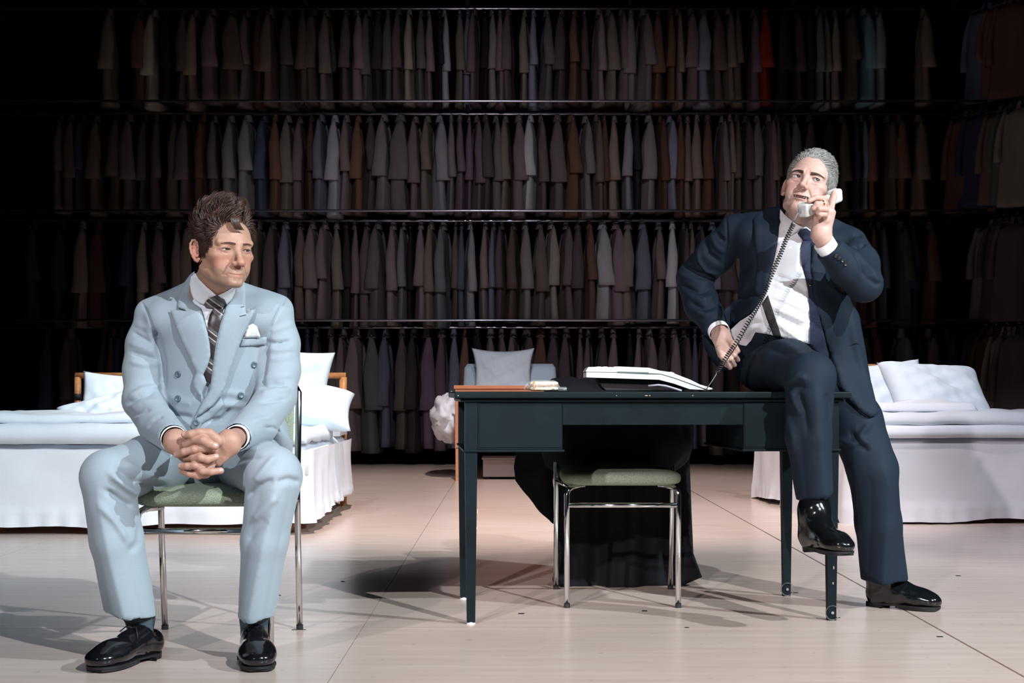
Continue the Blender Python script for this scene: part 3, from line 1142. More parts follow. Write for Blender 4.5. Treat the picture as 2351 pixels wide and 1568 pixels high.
pillow('pillow', 'pale blue pillow propped up at the left end of the left bed headboard', 0.62, 0.52, 0.16, frame(P(292, 940, 9.75), 60, 4, 6), seed=1, group='pillows on the beds')
pillow('pillow', 'pale pillow slumped in front of another at the left of the left bed', 0.50, 0.40, 0.14, frame(P(232, 962, 9.4), 42, -14, 14), seed=2, group='pillows on the beds')
pillow('pillow', 'upright square pillow behind the seated man at the shoulder of his jacket', 0.54, 0.54, 0.17, frame(P(658, 893, 9.6), 74, 6, 0), seed=3, group='pillows on the beds')
pillow('pillow', 'plump pillow lying under the upright square one, right of the seated man', 0.56, 0.42, 0.20, frame(P(705, 928, 9.25), 32, 10, 8), seed=4, group='pillows on the beds')

# right bed
bed((1.93, 8.72, 0), 0.095, 1.80, 2.05, 0.49, 'white double bed behind the man on the phone', 23, zb=0.012, hb=0.93, hw=1.02,
    hem=lambda s, x, y: 0.0 if y < 0.1 else 0.03 * math.sin(s * 4), amp=0.024)
Mr = Matrix.Translation((1.93, 8.72, 0)) @ Matrix.Rotation(0.095, 4, 'Z')
q = slab(1.86, 1.9, 0.491, 0.565, 28, amp=0.004, over=0.02, rnd=0.03).build('quilt', M_quilt, None, True)
q.matrix_world = Mr @ Matrix.Translation((-0.03, -0.02, 0)); tag(q, 'smooth white quilt covering the right bed', 'quilt')
q = slab(1.86, 1.7, 0.566, 0.635, 33, amp=0.010, over=0.01, rnd=0.035).build('duvet', M_quilt, None, True)
q.matrix_world = Mr @ Matrix.Translation((-0.03, 0.02, 0)); tag(q, 'puffy white duvet folded back on the right bed', 'quilt')
pillow('pillow', 'large white pillow resting on the right bed', 0.66, 0.52, 0.26, frame(P(2150, 903, 9.6), 42, 4, 8), seed=6, group='pillows on the beds', crease=0.014)
pillow('pillow', 'white pillow half hidden behind the dark jacket on the right bed', 0.56, 0.50, 0.20, frame(P(2035, 905, 10.1), 56, -6, 2), seed=7, group='pillows on the beds')
q = slab(0.75, 0.32, 0.636, 0.69, 36, amp=0.02, over=0.0, rnd=0.04, nx=34, ny=20).build('crumpled_sheet', M_quilt, None, True)
q.matrix_world = Mr @ Matrix.Translation((0.12, 0.30, 0)); tag(q, 'crumpled white sheet in front of the large pillow', 'sheet')

# middle bed with the orange footboard
t = empty('single_bed', (-0.48, 12.9, 0), 0, 'narrow bed with orange wooden footboard behind the desk', 'bed')
MB().box(0, 0.92, 0, 0.03, 0.27, 0.775, bev=0.004).build('footboard', M_orange, t)
MB().box(-0.01, 0.93, -0.012, 0.045, 0.775, 0.805, bev=0.004).build('top_rail', M_orange, t)
for x in (0.03, 0.89):
    for y in (0.02, 1.95):
        MB().box(x - 0.025, x + 0.025, y - 0.02, y + 0.03, 0.0, 0.28).build('leg', M_orange, t)
for x in (0.0, 0.89):
    MB().box(x, x + 0.03, 0.03, 1.95, 0.27, 0.42).build('side_rail', M_orange, t)
slab(0.86, 1.9, 0.42, 0.60, 41, amp=0.005, over=0.0, rnd=0.05).build('mattress', M_sheet, t, True).location = (0.03, 0.05, 0)
hb = MB()
def bh(u, v):
    an = math.pi * 2 * u
    w_ = 0.47 - 0.03 * v
    x = 0.46 + w_ * math.copysign(abs(math.cos(an)) ** 0.35, math.cos(an))
    y = 1.92 + 0.10 * math.copysign(abs(math.sin(an)) ** 0.5, math.sin(an))
    z = 0.45 + 0.57 * v
    if v > 0.9:
        k = (v - 0.9) / 0.1
        x = 0.46 + (x - 0.46) * (1 - 0.06 * k * k); y = 1.92 + (y - 1.92) * (1 - 0.6 * k * k)
    return (x, y, z)
hb.grid(bh, 40, 16, True)
hb.f.append([15 * 40 + k for k in range(40)])
hb.build('padded_headboard', M_bluecloth, t, True)
pillow('pillow', 'square pale blue pillow standing against the headboard of the narrow bed', 0.60, 0.50, 0.15, frame(P(1155, 858, 14.5), 80, 0, 0), seed=8, group='pillows on the beds', pinch=0.16)
q = MB()
def blob(u, v):
    an = 2 * math.pi * u; ph_ = math.pi * v
    d = Vector((math.cos(an) * math.sin(ph_), math.sin(an) * math.sin(ph_), math.cos(ph_)))
    k = 1 + 0.22 * vnoise(d, 2.2, 3) + 0.10 * vnoise(d, 5.0, 5) + 0.05 * vnoise(d, 11, 7)
    return (d.x * 0.16 * k, d.y * 0.55 * k, d.z * 0.215 * k)
q.grid(blob, 44, 26, True)
o = q.build('crumpled_duvet', M_sheet, None, True)
o.location = (-0.56, 13.62, 0.52); tag(o, 'crumpled white duvet bulging out left of the orange footboard', 'quilt')
o = MB().box(-0.19, 0.19, -0.2, 0.2, 0.0, 0.15, bev=0.006).build('underbed_box', mat('grey_brown_box', (0.34, 0.26, 0.25), 0.8))
o.location = (-0.06, 13.35, 0.02)
tag(o, 'flat grey brown box under the narrow bed', 'box')
MB().box(-0.2, 0.2, -0.21, 0.21, 0.15, 0.165, bev=0.003).build('lid', mat('grey_brown_box'), o)
for x in (-0.15, 0.15):
    MB().tube([(x, -0.15, -0.02), (x, -0.15, 0.0)], 0.02, 8).build('foot', M_rubber, o)

# ------------------------------------------------------------------ desk
DA = math.radians(4.0)
TT = 0.757
desk = empty('writing_desk', (-0.134, 5.0, 0), DA, 'black lacquered writing desk with tapered legs, the older man perched on its corner', 'desk')
LX, LY = 1.195, 0.60
def dbox(name, x0, x1, y0, y1, z0, z1, bev=0.0015, m=None, par=None):
    return MB().box(x0, x1, y0, y1, z0, z1, bev=bev).build(name, m or M_tablewood, par or desk)
top = dbox('table_top', -0.055, LX + 0.055, -0.05, LY + 0.05, TT - 0.022, TT, 0.005)
dbox('top_moulding', -0.035, LX + 0.035, -0.03, LY + 0.03, TT - 0.034, TT - 0.0225, 0.004)
legs = []
for i, (x, y) in enumerate(((0, 0), (LX, 0), (0, LY), (LX, LY))):
    a, b = 0.0205, 0.0135
    vs = []
    for z, h in ((0.0 if i in (1, 3) else 0.006, b), (0.565, a), (TT - 0.034, a)):
        vs += [(x - h, y - h, z), (x + h, y - h, z), (x + h, y + h, z), (x - h, y + h, z)]
    fs = [[0, 1, 2, 3][::-1], [8, 9, 10, 11]]
    for r_ in (0, 4):
        for k in range(4):
            fs.append([r_ + k, r_ + (k + 1) % 4, r_ + 4 + (k + 1) % 4, r_ + 4 + k])
    lg = MB().add(vs, fs).build('leg', M_tablewood, desk)
    legs.append(lg)
    if i in (0, 2):
        MB().tube([(x, y, 0.0), (x, y, 0.007)], 0.014, 12).build('felt_pad', M_felt, lg)
    else:
        ring = MB().tube([(x + 0.0235 * math.cos(t), y - 0.018, 0.026 + 0.0235 * math.sin(t)) for t in np.linspace(0, 2 * math.pi, 28, endpoint=False)], 0.0016, 6, closed=True)
        ring.build('clear_castor', M_clear, lg, True)
        MB().tube([(x, y - 0.0135, 0.026), (x, y - 0.019, 0.026)], 0.005, 10).build('castor_bolt', M_chrome, lg)
# drawer boxes, aprons
for (x0, x1) in ((0.0, 0.298), (LX - 0.298, LX)):
    bx_ = dbox('drawer_box', x0 + 0.021 if x0 == 0 else x0, x1 if x0 == 0 else x1 - 0.021, -0.018, LY + 0.018, 0.568, TT - 0.034)
    dbox('drawer_front', x0 + 0.026 if x0 == 0 else x0 + 0.004, x1 - 0.004 if x0 == 0 else x1 - 0.026, -0.0205, -0.018, 0.575, TT - 0.04, 0.001, None, bx_)
    dbox('bottom_trim', x0 - 0.026 if x0 == 0 else x0 - 0.006, x1 + 0.006 if x0 == 0 else x1 + 0.026, -0.027, LY + 0.027, 0.5605, 0.568, 0.002, None, bx_)
dbox('front_apron', 0.299, LX - 0.299, -0.016, 0.004, 0.648, TT - 0.034)
dbox('back_apron', 0.299, LX - 0.299, LY - 0.004, LY + 0.016, 0.648, TT - 0.034)
for (x, s) in ((0.565, 0.008), (0.578, 0.004), (0.47, 0.002), (0.72, 0.003), (-0.045, 0.003)):
    MB().box(x, x + s, -0.0512, -0.049, TT - 0.014, TT - 0.0115).build('paint_chip', M_worn, top)
for (x, y, z, s) in ((0.022, -0.0172, 0.36, 0.014), (0.02, -0.0168, 0.31, 0.006), (LX + 0.006, -0.0148, 0.17, 0.01), (LX + 0.004, -0.0141, 0.12, 0.007)):
    MB().box(x - 0.003, x, y - 0.001, y + 0.001, z, z + s).build('paint_chip', M_worn, desk)

# ------------------------------------------------------------------ chairs
def cushion(W, D, z0, z1, seed=0, bulge=0.012):
    mb = MB()
    def fn(u, v):
        an = 2 * math.pi * u
        ph = math.pi * (v - 0.5)
        cx_ = math.copysign(abs(math.cos(an)) ** 0.30, math.cos(an)); sx_ = math.copysign(abs(math.sin(an)) ** 0.30, math.sin(an))
        cp = abs(math.cos(ph)) ** 0.35
        sp = math.copysign(abs(math.sin(ph)) ** 0.6, math.sin(ph))
        z = (z0 + z1) / 2 + (z1 - z0) / 2 * sp
        if sp > 0:
            z += bulge * (1 - cp) ** 0.5 * (1 - (cp) ** 2)
        return (W / 2 * cx_ * cp, D / 2 * sx_ * cp, z)
    mb.grid(fn, 48, 15, True)
    return mb

def stack_chair(loc, rz, label, wide=0.39):
    t = empty('upholstered_chair', loc, rz, label, 'chair', 'chrome chairs with green tweed seats')
    h = wide / 2
    r = 0.0098
    for s in (-1, 1):
        fl = MB().tube([(s * h, -0.20, 0.012), (s * h, -0.20, 0.395), (s * (h - 0.004), -0.195, 0.412), (s * (h - 0.02), -0.185, 0.422), (s * (h - 0.06), -0.14, 0.424)], r, 10).build('leg', M_chrome, t, True)
        MB().tube([(s * h, -0.20, 0.0), (s * h, -0.20, 0.014)], r + 0.0012, 10).build('rubber_foot', M_rubber, fl)
        rear = [(s * (h + 0.024), 0.30, 0.012), (s * (h + 0.024), 0.255, 0.28), (s * (h + 0.024), 0.235, 0.44), (s * (h + 0.024), 0.262, 0.62), (s * (h + 0.022), 0.290, 0.755), (s * (h + 0.01), 0.293, 0.775)]
        rl = MB().tube(rear, r, 10).build('leg', M_chrome, t, True)
        MB().tube([(s * (h + 0.024), 0.302, 0.0), (s * (h + 0.024), 0.30, 0.014)], r + 0.0012, 10).build('rubber_foot', M_rubber, rl)
        MB().tube([(s * (h - 0.02), -0.17, 0.418), (s * (h + 0.022), 0.235, 0.418)], 0.008, 8).build('side_rail', M_chrome, t, True)
    MB().tube([(-h, -0.20, 0.359), (h, -0.20, 0.359)], 0.009, 10).build('front_stretcher', M_chrome, t, True)
    st = cushion(0.425, 0.44, 0.424, 0.478).build('seat', M_green, t, True)
    st.location = (0, 0.0, 0)
    bk = cushion(0.40, 0.235, -0.02, 0.02, bulge=0.004).build('backrest', M_green, t, True)
    bk.location = (0, 0.260, 0.655)
    bk.rotation_euler = (math.radians(90 - 11), 0, 0)
    return t
stack_chair((0.3875, 5.57, 0), 0.0, 'empty chrome chair with green tweed seat pushed under the desk')
stack_chair((-0.885, 4.585, 0), 0.02, 'chrome chair with green tweed seat under the seated man', 0.38)

# ------------------------------------------------------------------ black coat hung over the empty chair
ct = empty('draped_coat', (0.39, 5.95, 0.0), 0, 'long black coat draped over the back of the empty chair, hem on the floor', 'coat')
Mct = Matrix.Translation((-0.39, -5.95, 0))
def reroot(o, par):
    o.parent = par
    o.matrix_parent_inverse = Matrix.Translation(-Vector(par.location))
    return o
fb = Field()
fb.elcone((0.18, 5.86, 0.755), (0.60, 5.86, 0.745), (0.055, 0.095), (0.05, 0.095), ((0, 0, 1), (0, 1, 0)), 0.02)
fb.elcone((0.20, 5.87, 0.62), (0.57, 5.87, 0.60), (0.18, 0.115), (0.18, 0.115), ((0, 0, 1), (0, 1, 0)), 0.02)
fb.elcone((0.22, 5.84, 0.785), (0.30, 5.86, 0.775), (0.024, 0.06), (0.02, 0.05), ((0, 0, 1), (0, 1, 0)), 0.015)
V, Q = fb.mesh(0.009)
V = V + vert_normals(V, Q) * ribnoise(V, 34, 0.010, 5)[:, None]
reroot(link('shoulders', np_mesh('coat_shoulders', V, Q), M_blackcoat), ct)
def cdepth(x, y):
    return 5.985 - 0.028 * math.sin((x - 1270) / 26.0 + 0.004 * (y - 1000)) * min(1, max(0, (y - 900) / 260.0)) - 0.05 * max(0, (y - 1220) / 140.0) + 0.012 * math.sin(x / 9.0)
lower = [(1288, 930), (1580, 930), (1583, 1040), (1588, 1180), (1592, 1270), (1612, 1325), (1570, 1343), (1480, 1350), (1380, 1361), (1300, 1357), (1268, 1334), (1276, 1270), (1272, 1180), (1280, 1060)]
reroot(patch('front_skirt', lower, None, 0.0, 0.05, M_blackcoat, None, step=9, smooth_it=0, depth=cdepth), ct)
lowb = [(1300, 930), (1575, 930), (1582, 1100), (1590, 1290), (1560, 1325), (1420, 1330), (1300, 1325), (1290, 1100)]
reroot(patch('back_skirt', lowb, None, 0.0, 0.03, M_blackcoat, None, step=14, smooth_it=0, depth=lambda x, y: 6.16 + 0.03 * math.sin(x / 25.0)), ct)
fs_ = Field()
fs_.elcone(P(1262, 985, 6.02), P(1222, 1085, 6.04), (0.10, 0.04), (0.082, 0.04), ((1, 0, 0), (0, 1, 0)), 0.03)
fs_.elcone(P(1222, 1085, 6.04), P(1272, 1195, 6.03), (0.080, 0.04), (0.022, 0.02), ((1, 0, 0), (0, 1, 0)), 0.03)
V, Q = fs_.mesh(0.010)
V = V + vert_normals(V, Q) * ribnoise(V, 30, 0.006, 9)[:, None]
reroot(link('sleeve', np_mesh('coat_sleeve_black', V, Q), M_blackcoat), ct)

# ------------------------------------------------------------------ telephone base
ZP = zc(1180, 820, 0.21267)
PY0, PY1 = 5.14, 5.36
def pxz(L, Y=5.16):
    return [((x - CX) * Y / F, CAMZ + (CY - y) * Y / F + 0.0015) for x, y in ZP(L)]
ph = empty('desk_telephone', (P(1490, 895, 5.25).x, 5.25, TT), 0, 'wide white desk telephone seen from its side on the desk', 'telephone')
def phone_part(name, L, y0, y1, m, bev=0.0012):
    me = MB().prism(pxz(L), y0, y1).mesh(name)
    o = link(name, me, m)
    md = o.modifiers.new('bevel', 'BEVEL'); md.width = bev; md.segments = 2; md.limit_method = 'ANGLE'
    return reroot(o, ph)
phone_part('upper_shell', [(770, 160), (790, 125), (800, 112), (880, 110), (1110, 113), (1120, 106), (1450, 120), (1575, 152), (1690, 168), (1900, 250), (2000, 300), (2130, 338), (2138, 352), (2090, 358), (2040, 342), (1900, 292), (1720, 228), (1580, 187), (1440, 180), (1110, 170), (780, 165)], PY0, PY1, M_phone)
phone_part('gap_line', [(785, 164), (1110, 168), (1440, 178), (1580, 186), (1720, 228), (1900, 290), (2035, 340), (2035, 352), (1900, 303), (1720, 238), (1580, 196), (1440, 190), (1110, 176), (785, 172)], PY0 + 0.003, PY1 - 0.003, M_phonedark)
phone_part('lower_shell', [(778, 169), (1110, 175), (1440, 192), (1580, 194), (1720, 236), (1900, 302), (2040, 352), (2060, 360), (1890, 352), (1720, 292), (1560, 250), (1110, 235), (778, 225)], PY0, PY1, M_phone)
phone_part('side_recess', [(1110, 160), (1450, 168), (1440, 190), (1110, 176)], PY0 - 0.0015, PY0 + 0.004, M_phonedark)
for x0 in (960, 1080, 890):
    phone_part('key', [(x0, 106), (x0 + 50, 106), (x0 + 50, 114), (x0, 114)], PY0 + 0.02, PY0 + 0.05, M_phone)
phone_part('hook_switch', [(1690, 160), (1735, 172), (1735, 190), (1690, 180)], PY0 + 0.03, PY0 + 0.10, M_phone)
phone_part('stand', [(900, 232), (1500, 245), (1780, 330), (1760, 362), (1000, 362), (960, 330)], PY0 + 0.05, PY1 - 0.02, M_rubber)
c1 = MB().tube([P(*q, 5.12) for q in ZP([(1450, 310), (1560, 300), (1640, 310), (1740, 340), (1810, 362)])], 0.0035, 6).build('flat_cable', M_cordgrey, None, True)
reroot(c1, ph)
c1 = MB().tube([P(*q, 5.13) for q in ZP([(1540, 312), (1620, 318), (1700, 336), (1790, 362)])], 0.003, 6).build('flat_cable', M_cordgrey, None, True)
reroot(c1, ph)

# ------------------------------------------------------------------ wrapped sandwich
sw = empty('wrapped_sandwich', (P(1248, 895, 5.06).x, 5.06, TT), 0, 'white bread sandwich wrapped in cling film at the desk edge', 'sandwich')
def bread(z0, z1, seed):
    def fn(u, v):
        an = 2 * math.pi * u; a2 = math.pi * (v - 0.5)
        cx_ = math.copysign(abs(math.cos(an)) ** 0.5, math.cos(an)); sx_ = math.copysign(abs(math.sin(an)) ** 0.5, math.sin(an))
        cp = abs(math.cos(a2)) ** 0.4; sp = math.copysign(abs(math.sin(a2)) ** 0.6, math.sin(a2))
        d = 1 + 0.04 * vnoise((cx_, sx_, z0 * 30), 1.6, seed)
        return (0.049 * cx_ * cp * d, 0.05 * sx_ * cp * d, (z0 + z1) / 2 + (z1 - z0) / 2 * sp + 0.0015 * vnoise((cx_ * cp, sx_ * cp, 0), 4, seed))
    return MB().grid(fn, 32, 10, True)
bread(0.003, 0.0175, 1).build('bread_slice', M_bread, sw, True)
bread(0.019, 0.034, 2).build('bread_slice', M_bread, sw, True)
bread(0.0165, 0.020, 3).build('filling', M_filling, sw, True)
MB().box(-0.034, -0.029, -0.0515, -0.03, 0.006, 0.033, bev=0.001).build('crust_band', M_filling, sw)
def film(u, v):
    an = 2 * math.pi * u
    k = 1 + 0.10 * vnoise((math.cos(an), math.sin(an), v * 6), 3.5, 9) + 0.05 * vnoise((math.cos(an), math.sin(an), v * 14), 8, 4)
    if v < 0.2:
        s = 0.45 + 0.55 * v / 0.2
    elif v > 0.70:
        s = 1 - 0.72 * min(1, (v - 0.70) / 0.14)
    else:
        s = 1
    x = -0.064 + 0.140 * v + 0.004 * vnoise((u * 9, v * 9, 0), 1.0, 2)
    return (x, 0.056 * math.cos(an) * s * k, max(0.001, 0.019 * (1 if s > 0.5 else 0.5) + 0.0195 * math.sin(an) * k * max(s, 0.3)))
MB().grid(film, 26, 24, True).build('cling_film', M_film, sw, True)

# ------------------------------------------------------------------ people: shared builders
def hmat(loc, yaw, pitch, roll, s):
    """head frame: local x = towards picture right when facing us, -y = face, z = up"""
    R = Matrix.Rotation(math.radians(roll), 3, 'Y') @ Matrix.Rotation(math.radians(yaw), 3, 'Z') @ Matrix.Rotation(math.radians(pitch), 3, 'X')
    return Vector(loc), R, s

class HeadSpace:
    def __init__(self, loc, yaw, pitch, roll, s):
        self.loc, self.R, self.s = hmat(loc, yaw, pitch, roll, s)
        self.Rn = np.array(self.R)
    def p(self, x, y, z):
        return self.loc + self.R @ (Vector((x, y, z)) * self.s)
    def local(self, V):
        return ((V - np.array(self.loc)) @ self.Rn) / self.s

def head_field(H, o):
    f = Field(); s = H.s; R = H.Rn
    def E(c, r, k=0.012, op='u', rot=None):
        RR = R if rot is None else R @ np.array(rot)
        f.ell(H.p(*c), np.array(r) * s, RR, k * s, op)
    def C(a, b, ra, rb=None, k=0.01, op='u'):
        f.cone(H.p(*a), H.p(*b), ra * s, (ra if rb is None else rb) * s, k * s, op)
    j = o['jaw']; cz = o['chin']
    E((0, 0.014, 0.030), (0.0755, 0.096, 0.088))
    E((0, -0.030, 0.002), (0.0610, 0.060, 0.090), 0.020)
    E((0, -0.030, -0.064 + cz * 0.6), (0.050 * j, 0.048, 0.038), 0.016)
    for sx in (-1, 1):
        C((sx * 0.052 * j, 0.010, -0.058 + cz * 0.5), (sx * 0.040 * j, -0.032, -0.086 + cz), 0.013, 0.013, 0.016)
        C((sx * 0.040 * j, -0.032, -0.086 + cz), (sx * 0.013, -0.074, -0.104 + cz), 0.013, 0.012, 0.016)
        E((sx * 0.044, -0.046, -0.020), (0.024, 0.028, 0.016), 0.016)
        E((sx * 0.036, -0.056, -0.052), (0.022 * o['cheek'], 0.022 * o['cheek'], 0.026), 0.016)
    E((0, -0.066, -0.070), (0.029, 0.026, 0.026), 0.014)
    E((0, -0.079, -0.1025 + cz), (0.019, 0.0150, 0.0135), 0.012)
    for sx in (-1, 1):
        C((sx * 0.012, -0.0855, 0.0165), (sx * 0.049, -0.0690, 0.0185), 0.0080, 0.0075, 0.012)
        E((sx * 0.033, -0.0960, -0.0025), (0.0200, 0.0165, 0.0120), 0.010, 's')
    no = o.get('nose', 1.0)
    C((0, -0.0820, 0.010), (0, -0.1055 - 0.03 * (no - 1), -0.033), 0.0068, 0.0085 * no, 0.012)
    E((0, -0.1090 - 0.03 * (no - 1), -0.0385), (0.0108 * no, 0.0105 * no, 0.0092 * no), 0.006)
    for sx in (-1, 1):
        E((sx * 0.0120 * no, -0.0970, -0.0420), (0.0075 * no, 0.0105, 0.0074 * no), 0.006)
        E((sx * 0.0066, -0.1045, -0.0498), (0.0036, 0.0050, 0.0034), 0.002, 's')
    # eyelids and the eye opening
    for sx in (-1, 1):
        E((sx * 0.0325, -0.0680, 0.0), (0.0170, 0.0148, 0.0140), 0.006)
        E((sx * 0.0325, -0.0850, o['eyez']), (0.0138, 0.0150, o['eye']), 0.0012, 's')
    # lips
    mw, mz, my = o['mouth'], -0.0735, -0.0905
    n = 8
    pts = []
    for i in range(n + 1):
        t = i / n * 2 - 1
        pts.append((t * mw, my + 0.015 * t * t, mz + o['smile'] * t * t))
    for i in range(n):
        t = abs((i + 0.5) / n * 2 - 1)
        a, b = pts[i], pts[i + 1]
        ru = o.get('lips', 1.0) * 0.0042 * (1 - 0.55 * t); rl = o.get('lips', 1.0) * 0.0052 * (1 - 0.6 * t)
        C((a[0], a[1], a[2] + 0.0036), (b[0], b[1], b[2] + 0.0036), ru, None, 0.004)
        C((a[0], a[1] + 0.0003, a[2] - 0.0050), (b[0], b[1] + 0.0003, b[2] - 0.0050), rl, None, 0.004)
    for i in range(n):
        a, b = pts[i], pts[i + 1]
        C((a[0], a[1] - 0.0030, a[2]), (b[0], b[1] - 0.0030, b[2]), o['open'], None, 0.0016, 's')
    for sx in (-1, 1):
        ca, sa = math.cos(math.radians(32)), math.sin(math.radians(32))
        def ep(a, b, c=0.0):
            return (sx * (0.0745 + a * sa + c * ca), 0.008 + a * ca + 0.14 * b - c * sa, -0.008 + b)
        rim = [(-0.002, 0.010), (0.002, 0.022), (0.010, 0.0295), (0.019, 0.0285), (0.0255, 0.0190), (0.0265, 0.0060), (0.0235, -0.0070), (0.0175, -0.0180), (0.0105, -0.0270), (0.0040, -0.0300), (-0.001, -0.0240)]
        for i in range(len(rim) - 1):
            rr = 0.0030 if i < 7 else 0.0042
            C(ep(*rim[i], 0.003), ep(*rim[i + 1], 0.003), rr, rr, 0.0025)
        anti = [(0.010, 0.018), (0.0165, 0.010), (0.0180, -0.001), (0.0140, -0.012), (0.007, -0.0175)]
        for i in range(len(anti) - 1):
            C(ep(*anti[i], 0.0015), ep(*anti[i + 1], 0.0015), 0.0026, 0.0026, 0.003)
        C(ep(0.001, 0.004, 0.001), ep(0.002, -0.006, 0.001), 0.0035, 0.003, 0.004)
        rot = np.array([[sx * ca, sa * sx, 0], [-sa, ca, 0], [0, 0, 1]])
        E(ep(0.012, 0.001, -0.002), (0.0028, 0.0140, 0.0270), 0.003, 'u', rot)
    if o['open'] > 0.002:
        E((0, -0.082, mz - 0.0005), (mw * 0.72, 0.012, o['open'] * 1.05), 0.0016, 's')
    return f

def teeth_part(H, o, par):
    for i in range(6):
        t = (i - 2.5) / 6 * 1.15
        c = H.p(t * 0.034, -0.0852 + 0.030 * t * t, -0.0678)
        mb = MB().box(-0.0033, 0.0033, -0.002, 0.002, -0.0035, 0.0035, M=Matrix.Translation(c) @ H.R.to_4x4(), bev=0.0008)
        adopt(mb.build('tooth', mat('tooth_enamel', (0.75, 0.72, 0.66), 0.25), None), par)

def head_post(H, o):
    """skin creases, as grooves and swellings in the front of the face"""
    def fn(q):
        L = H.local(q)
        xz = np.stack([np.abs(L[:, 0]), L[:, 2]], 1)
        out = np.zeros(len(q))
        m = (L[:, 1] < -0.03) & (L[:, 2] > -0.14) & (L[:, 2] < 0.10) & (xz[:, 0] < 0.08)
        if not m.any():
            return out
        z = np.zeros(m.sum())
        for poly, w_, h in o['crease']:
            d, t = seg_dist(xz[m], poly)
            z += h * np.exp(-(d / w_) ** 2) * np.clip(np.minimum(t, 1 - t) * 6 + 0.2, 0, 1)
        out[m] = z * H.s
        return out
    return fn

CREASE = [([(0.017, -0.040), (0.024, -0.052), (0.033, -0.068), (0.036, -0.078)], 0.0030, 0.0022),     # nasolabial
          ([(0.022, -0.034), (0.034, -0.050), (0.042, -0.066)], 0.0075, -0.0016),
          ([(0.018, 0.0095), (0.030, 0.0125), (0.045, 0.0085)], 0.0016, 0.0016),                      # upper lid fold
          ([(0.018, -0.0095), (0.030, -0.0135), (0.044, -0.0095)], 0.0018, 0.0012),                    # under the eye
          ([(0.000, -0.052), (0.000, -0.064)], 0.0035, 0.0014),                                        # philtrum
          ([(0.000, -0.0905), (0.014, -0.0895)], 0.0050, 0.0022),                                      # under the lip
          ([(0.0265, -0.0725), (0.029, -0.0760)], 0.0030, 0.0016)]

def scalp_mask(L, o):
    """1 where hair grows; L in head space"""
    x, y, z = L[:, 0], L[:, 1], L[:, 2]
    ax = np.abs(x)
    line = np.where(y < -0.02, o['hl'] + 0.006 * np.sin(ax * 90) - 1.9 * np.clip(y + 0.075, 0, 1) * (ax / 0.07) ** 2, -0.005)
    side = (ax > 0.052) & (y > -0.052 + 0.012 * (z < 0.0)) & (z > o['burn'] - 0.6 * np.clip(y - 0.03, 0, 1)) & (y < 0.05)
    side &= ~((z < 0.022) & (y > -0.028) & (y < 0.034) & (z > -0.06) & (ax > 0.082))
    back = (y > 0.034) & (z > -0.075)
    top = (z > np.maximum(line, 0.035)) & (y < 0.05)
    return (top | side | back | ((z > 0.055) & (y > -0.03)))

def face_hit(H, bvh, x, z, lift=0.0):
    a = H.p(x, -0.22, z); d = (H.R @ Vector((0, 1, 0))).normalized()
    h = bvh.ray_cast(a, d)
    p = h[0] if h[0] is not None else H.p(x, -0.08, z)
    return p - d * lift * H.s

def eye_parts(H, o, par, m_iris, bvh):
    for sx in (-1, 1):
        c = H.p(sx * 0.0325, -0.0680, 0.0)
        bm = bmesh.new()
        bmesh.ops.create_uvsphere(bm, u_segments=24, v_segments=16, radius=0.0132 * H.s)
        bmesh.ops.translate(bm, verts=bm.verts[:], vec=c)
        me = bpy.data.meshes.new('eye'); bm.to_mesh(me); bm.free()
        e = link('eye', me, M_eye, None, True); adopt(e, par)
        g = o['gaze']
        d = (H.R @ Vector((g[0], -1, g[1]))).normalized()
        mb = MB()
        u = d.orthogonal().normalized(); w_ = d.cross(u)
        R_ = 0.01345 * H.s
        def fn(a, v):
            th = v * 0.50
            return c + (d * math.cos(th) + (u * math.cos(2 * math.pi * a) + w_ * math.sin(2 * math.pi * a)) * math.sin(th)) * R_
        mb.grid(fn, 18, 6, True)
        ir = mb.build('iris', m_iris, None, True); ir.parent = e
        R2 = 0.0136 * H.s
        mb = MB()
        def fn2(a, v):
            th = v * 0.18
            return c + (d * math.cos(th) + (u * math.cos(2 * math.pi * a) + w_ * math.sin(2 * math.pi * a)) * math.sin(th)) * R2
        mb.grid(fn2, 12, 4, True)
        pu = mb.build('pupil', M_rubber, None, True); pu.parent = e
        # lash lines
        for up, rr in ((1, 0.0010), (-1, 0.00035)):
            pts = []
            for i in range(13):
                t = i / 12 * 2 - 1
                z = o['eyez'] + up * (o['eye'] * math.sqrt(max(0, 1 - t * t)) + 0.0009)
                pts.append(face_hit(H, bvh, sx * 0.0325 + t * 0.0138, z, 0.0003))
            adopt(MB().tube(pts, [rr * H.s * (0.5 + 0.5 * math.sin(math.pi * i / 12)) for i in range(13)], 5).build('eyelashes', o['mlash'], None, True), par)

def brow_parts(H, o, par, m, bvh):
    rs_ = random.Random(5)
    for sx in (-1, 1):
        mb = MB()
        for i in range(o['browd']):
            t = rs_.random()
            x = 0.011 + o.get('browl', 0.040) * t
            z = o['browz'] + o['brow'] * math.sin(0.3 + t * 2.3) * 0.008 + rs_.uniform(-1, 1) * o.get('browt', 0.003) * (1.15 - t)
            a = face_hit(H, bvh, sx * x, z, 0.0004)
            b = face_hit(H, bvh, sx * (x + 0.0060), z + 0.0022 * (0.6 - t), 0.0012)
            mb.tube([a, (a + b) / 2, b], [0.0006 * H.s, 0.0006 * H.s, 0.0002], 4)
        adopt(mb.build('eyebrow', m, None, True), par)

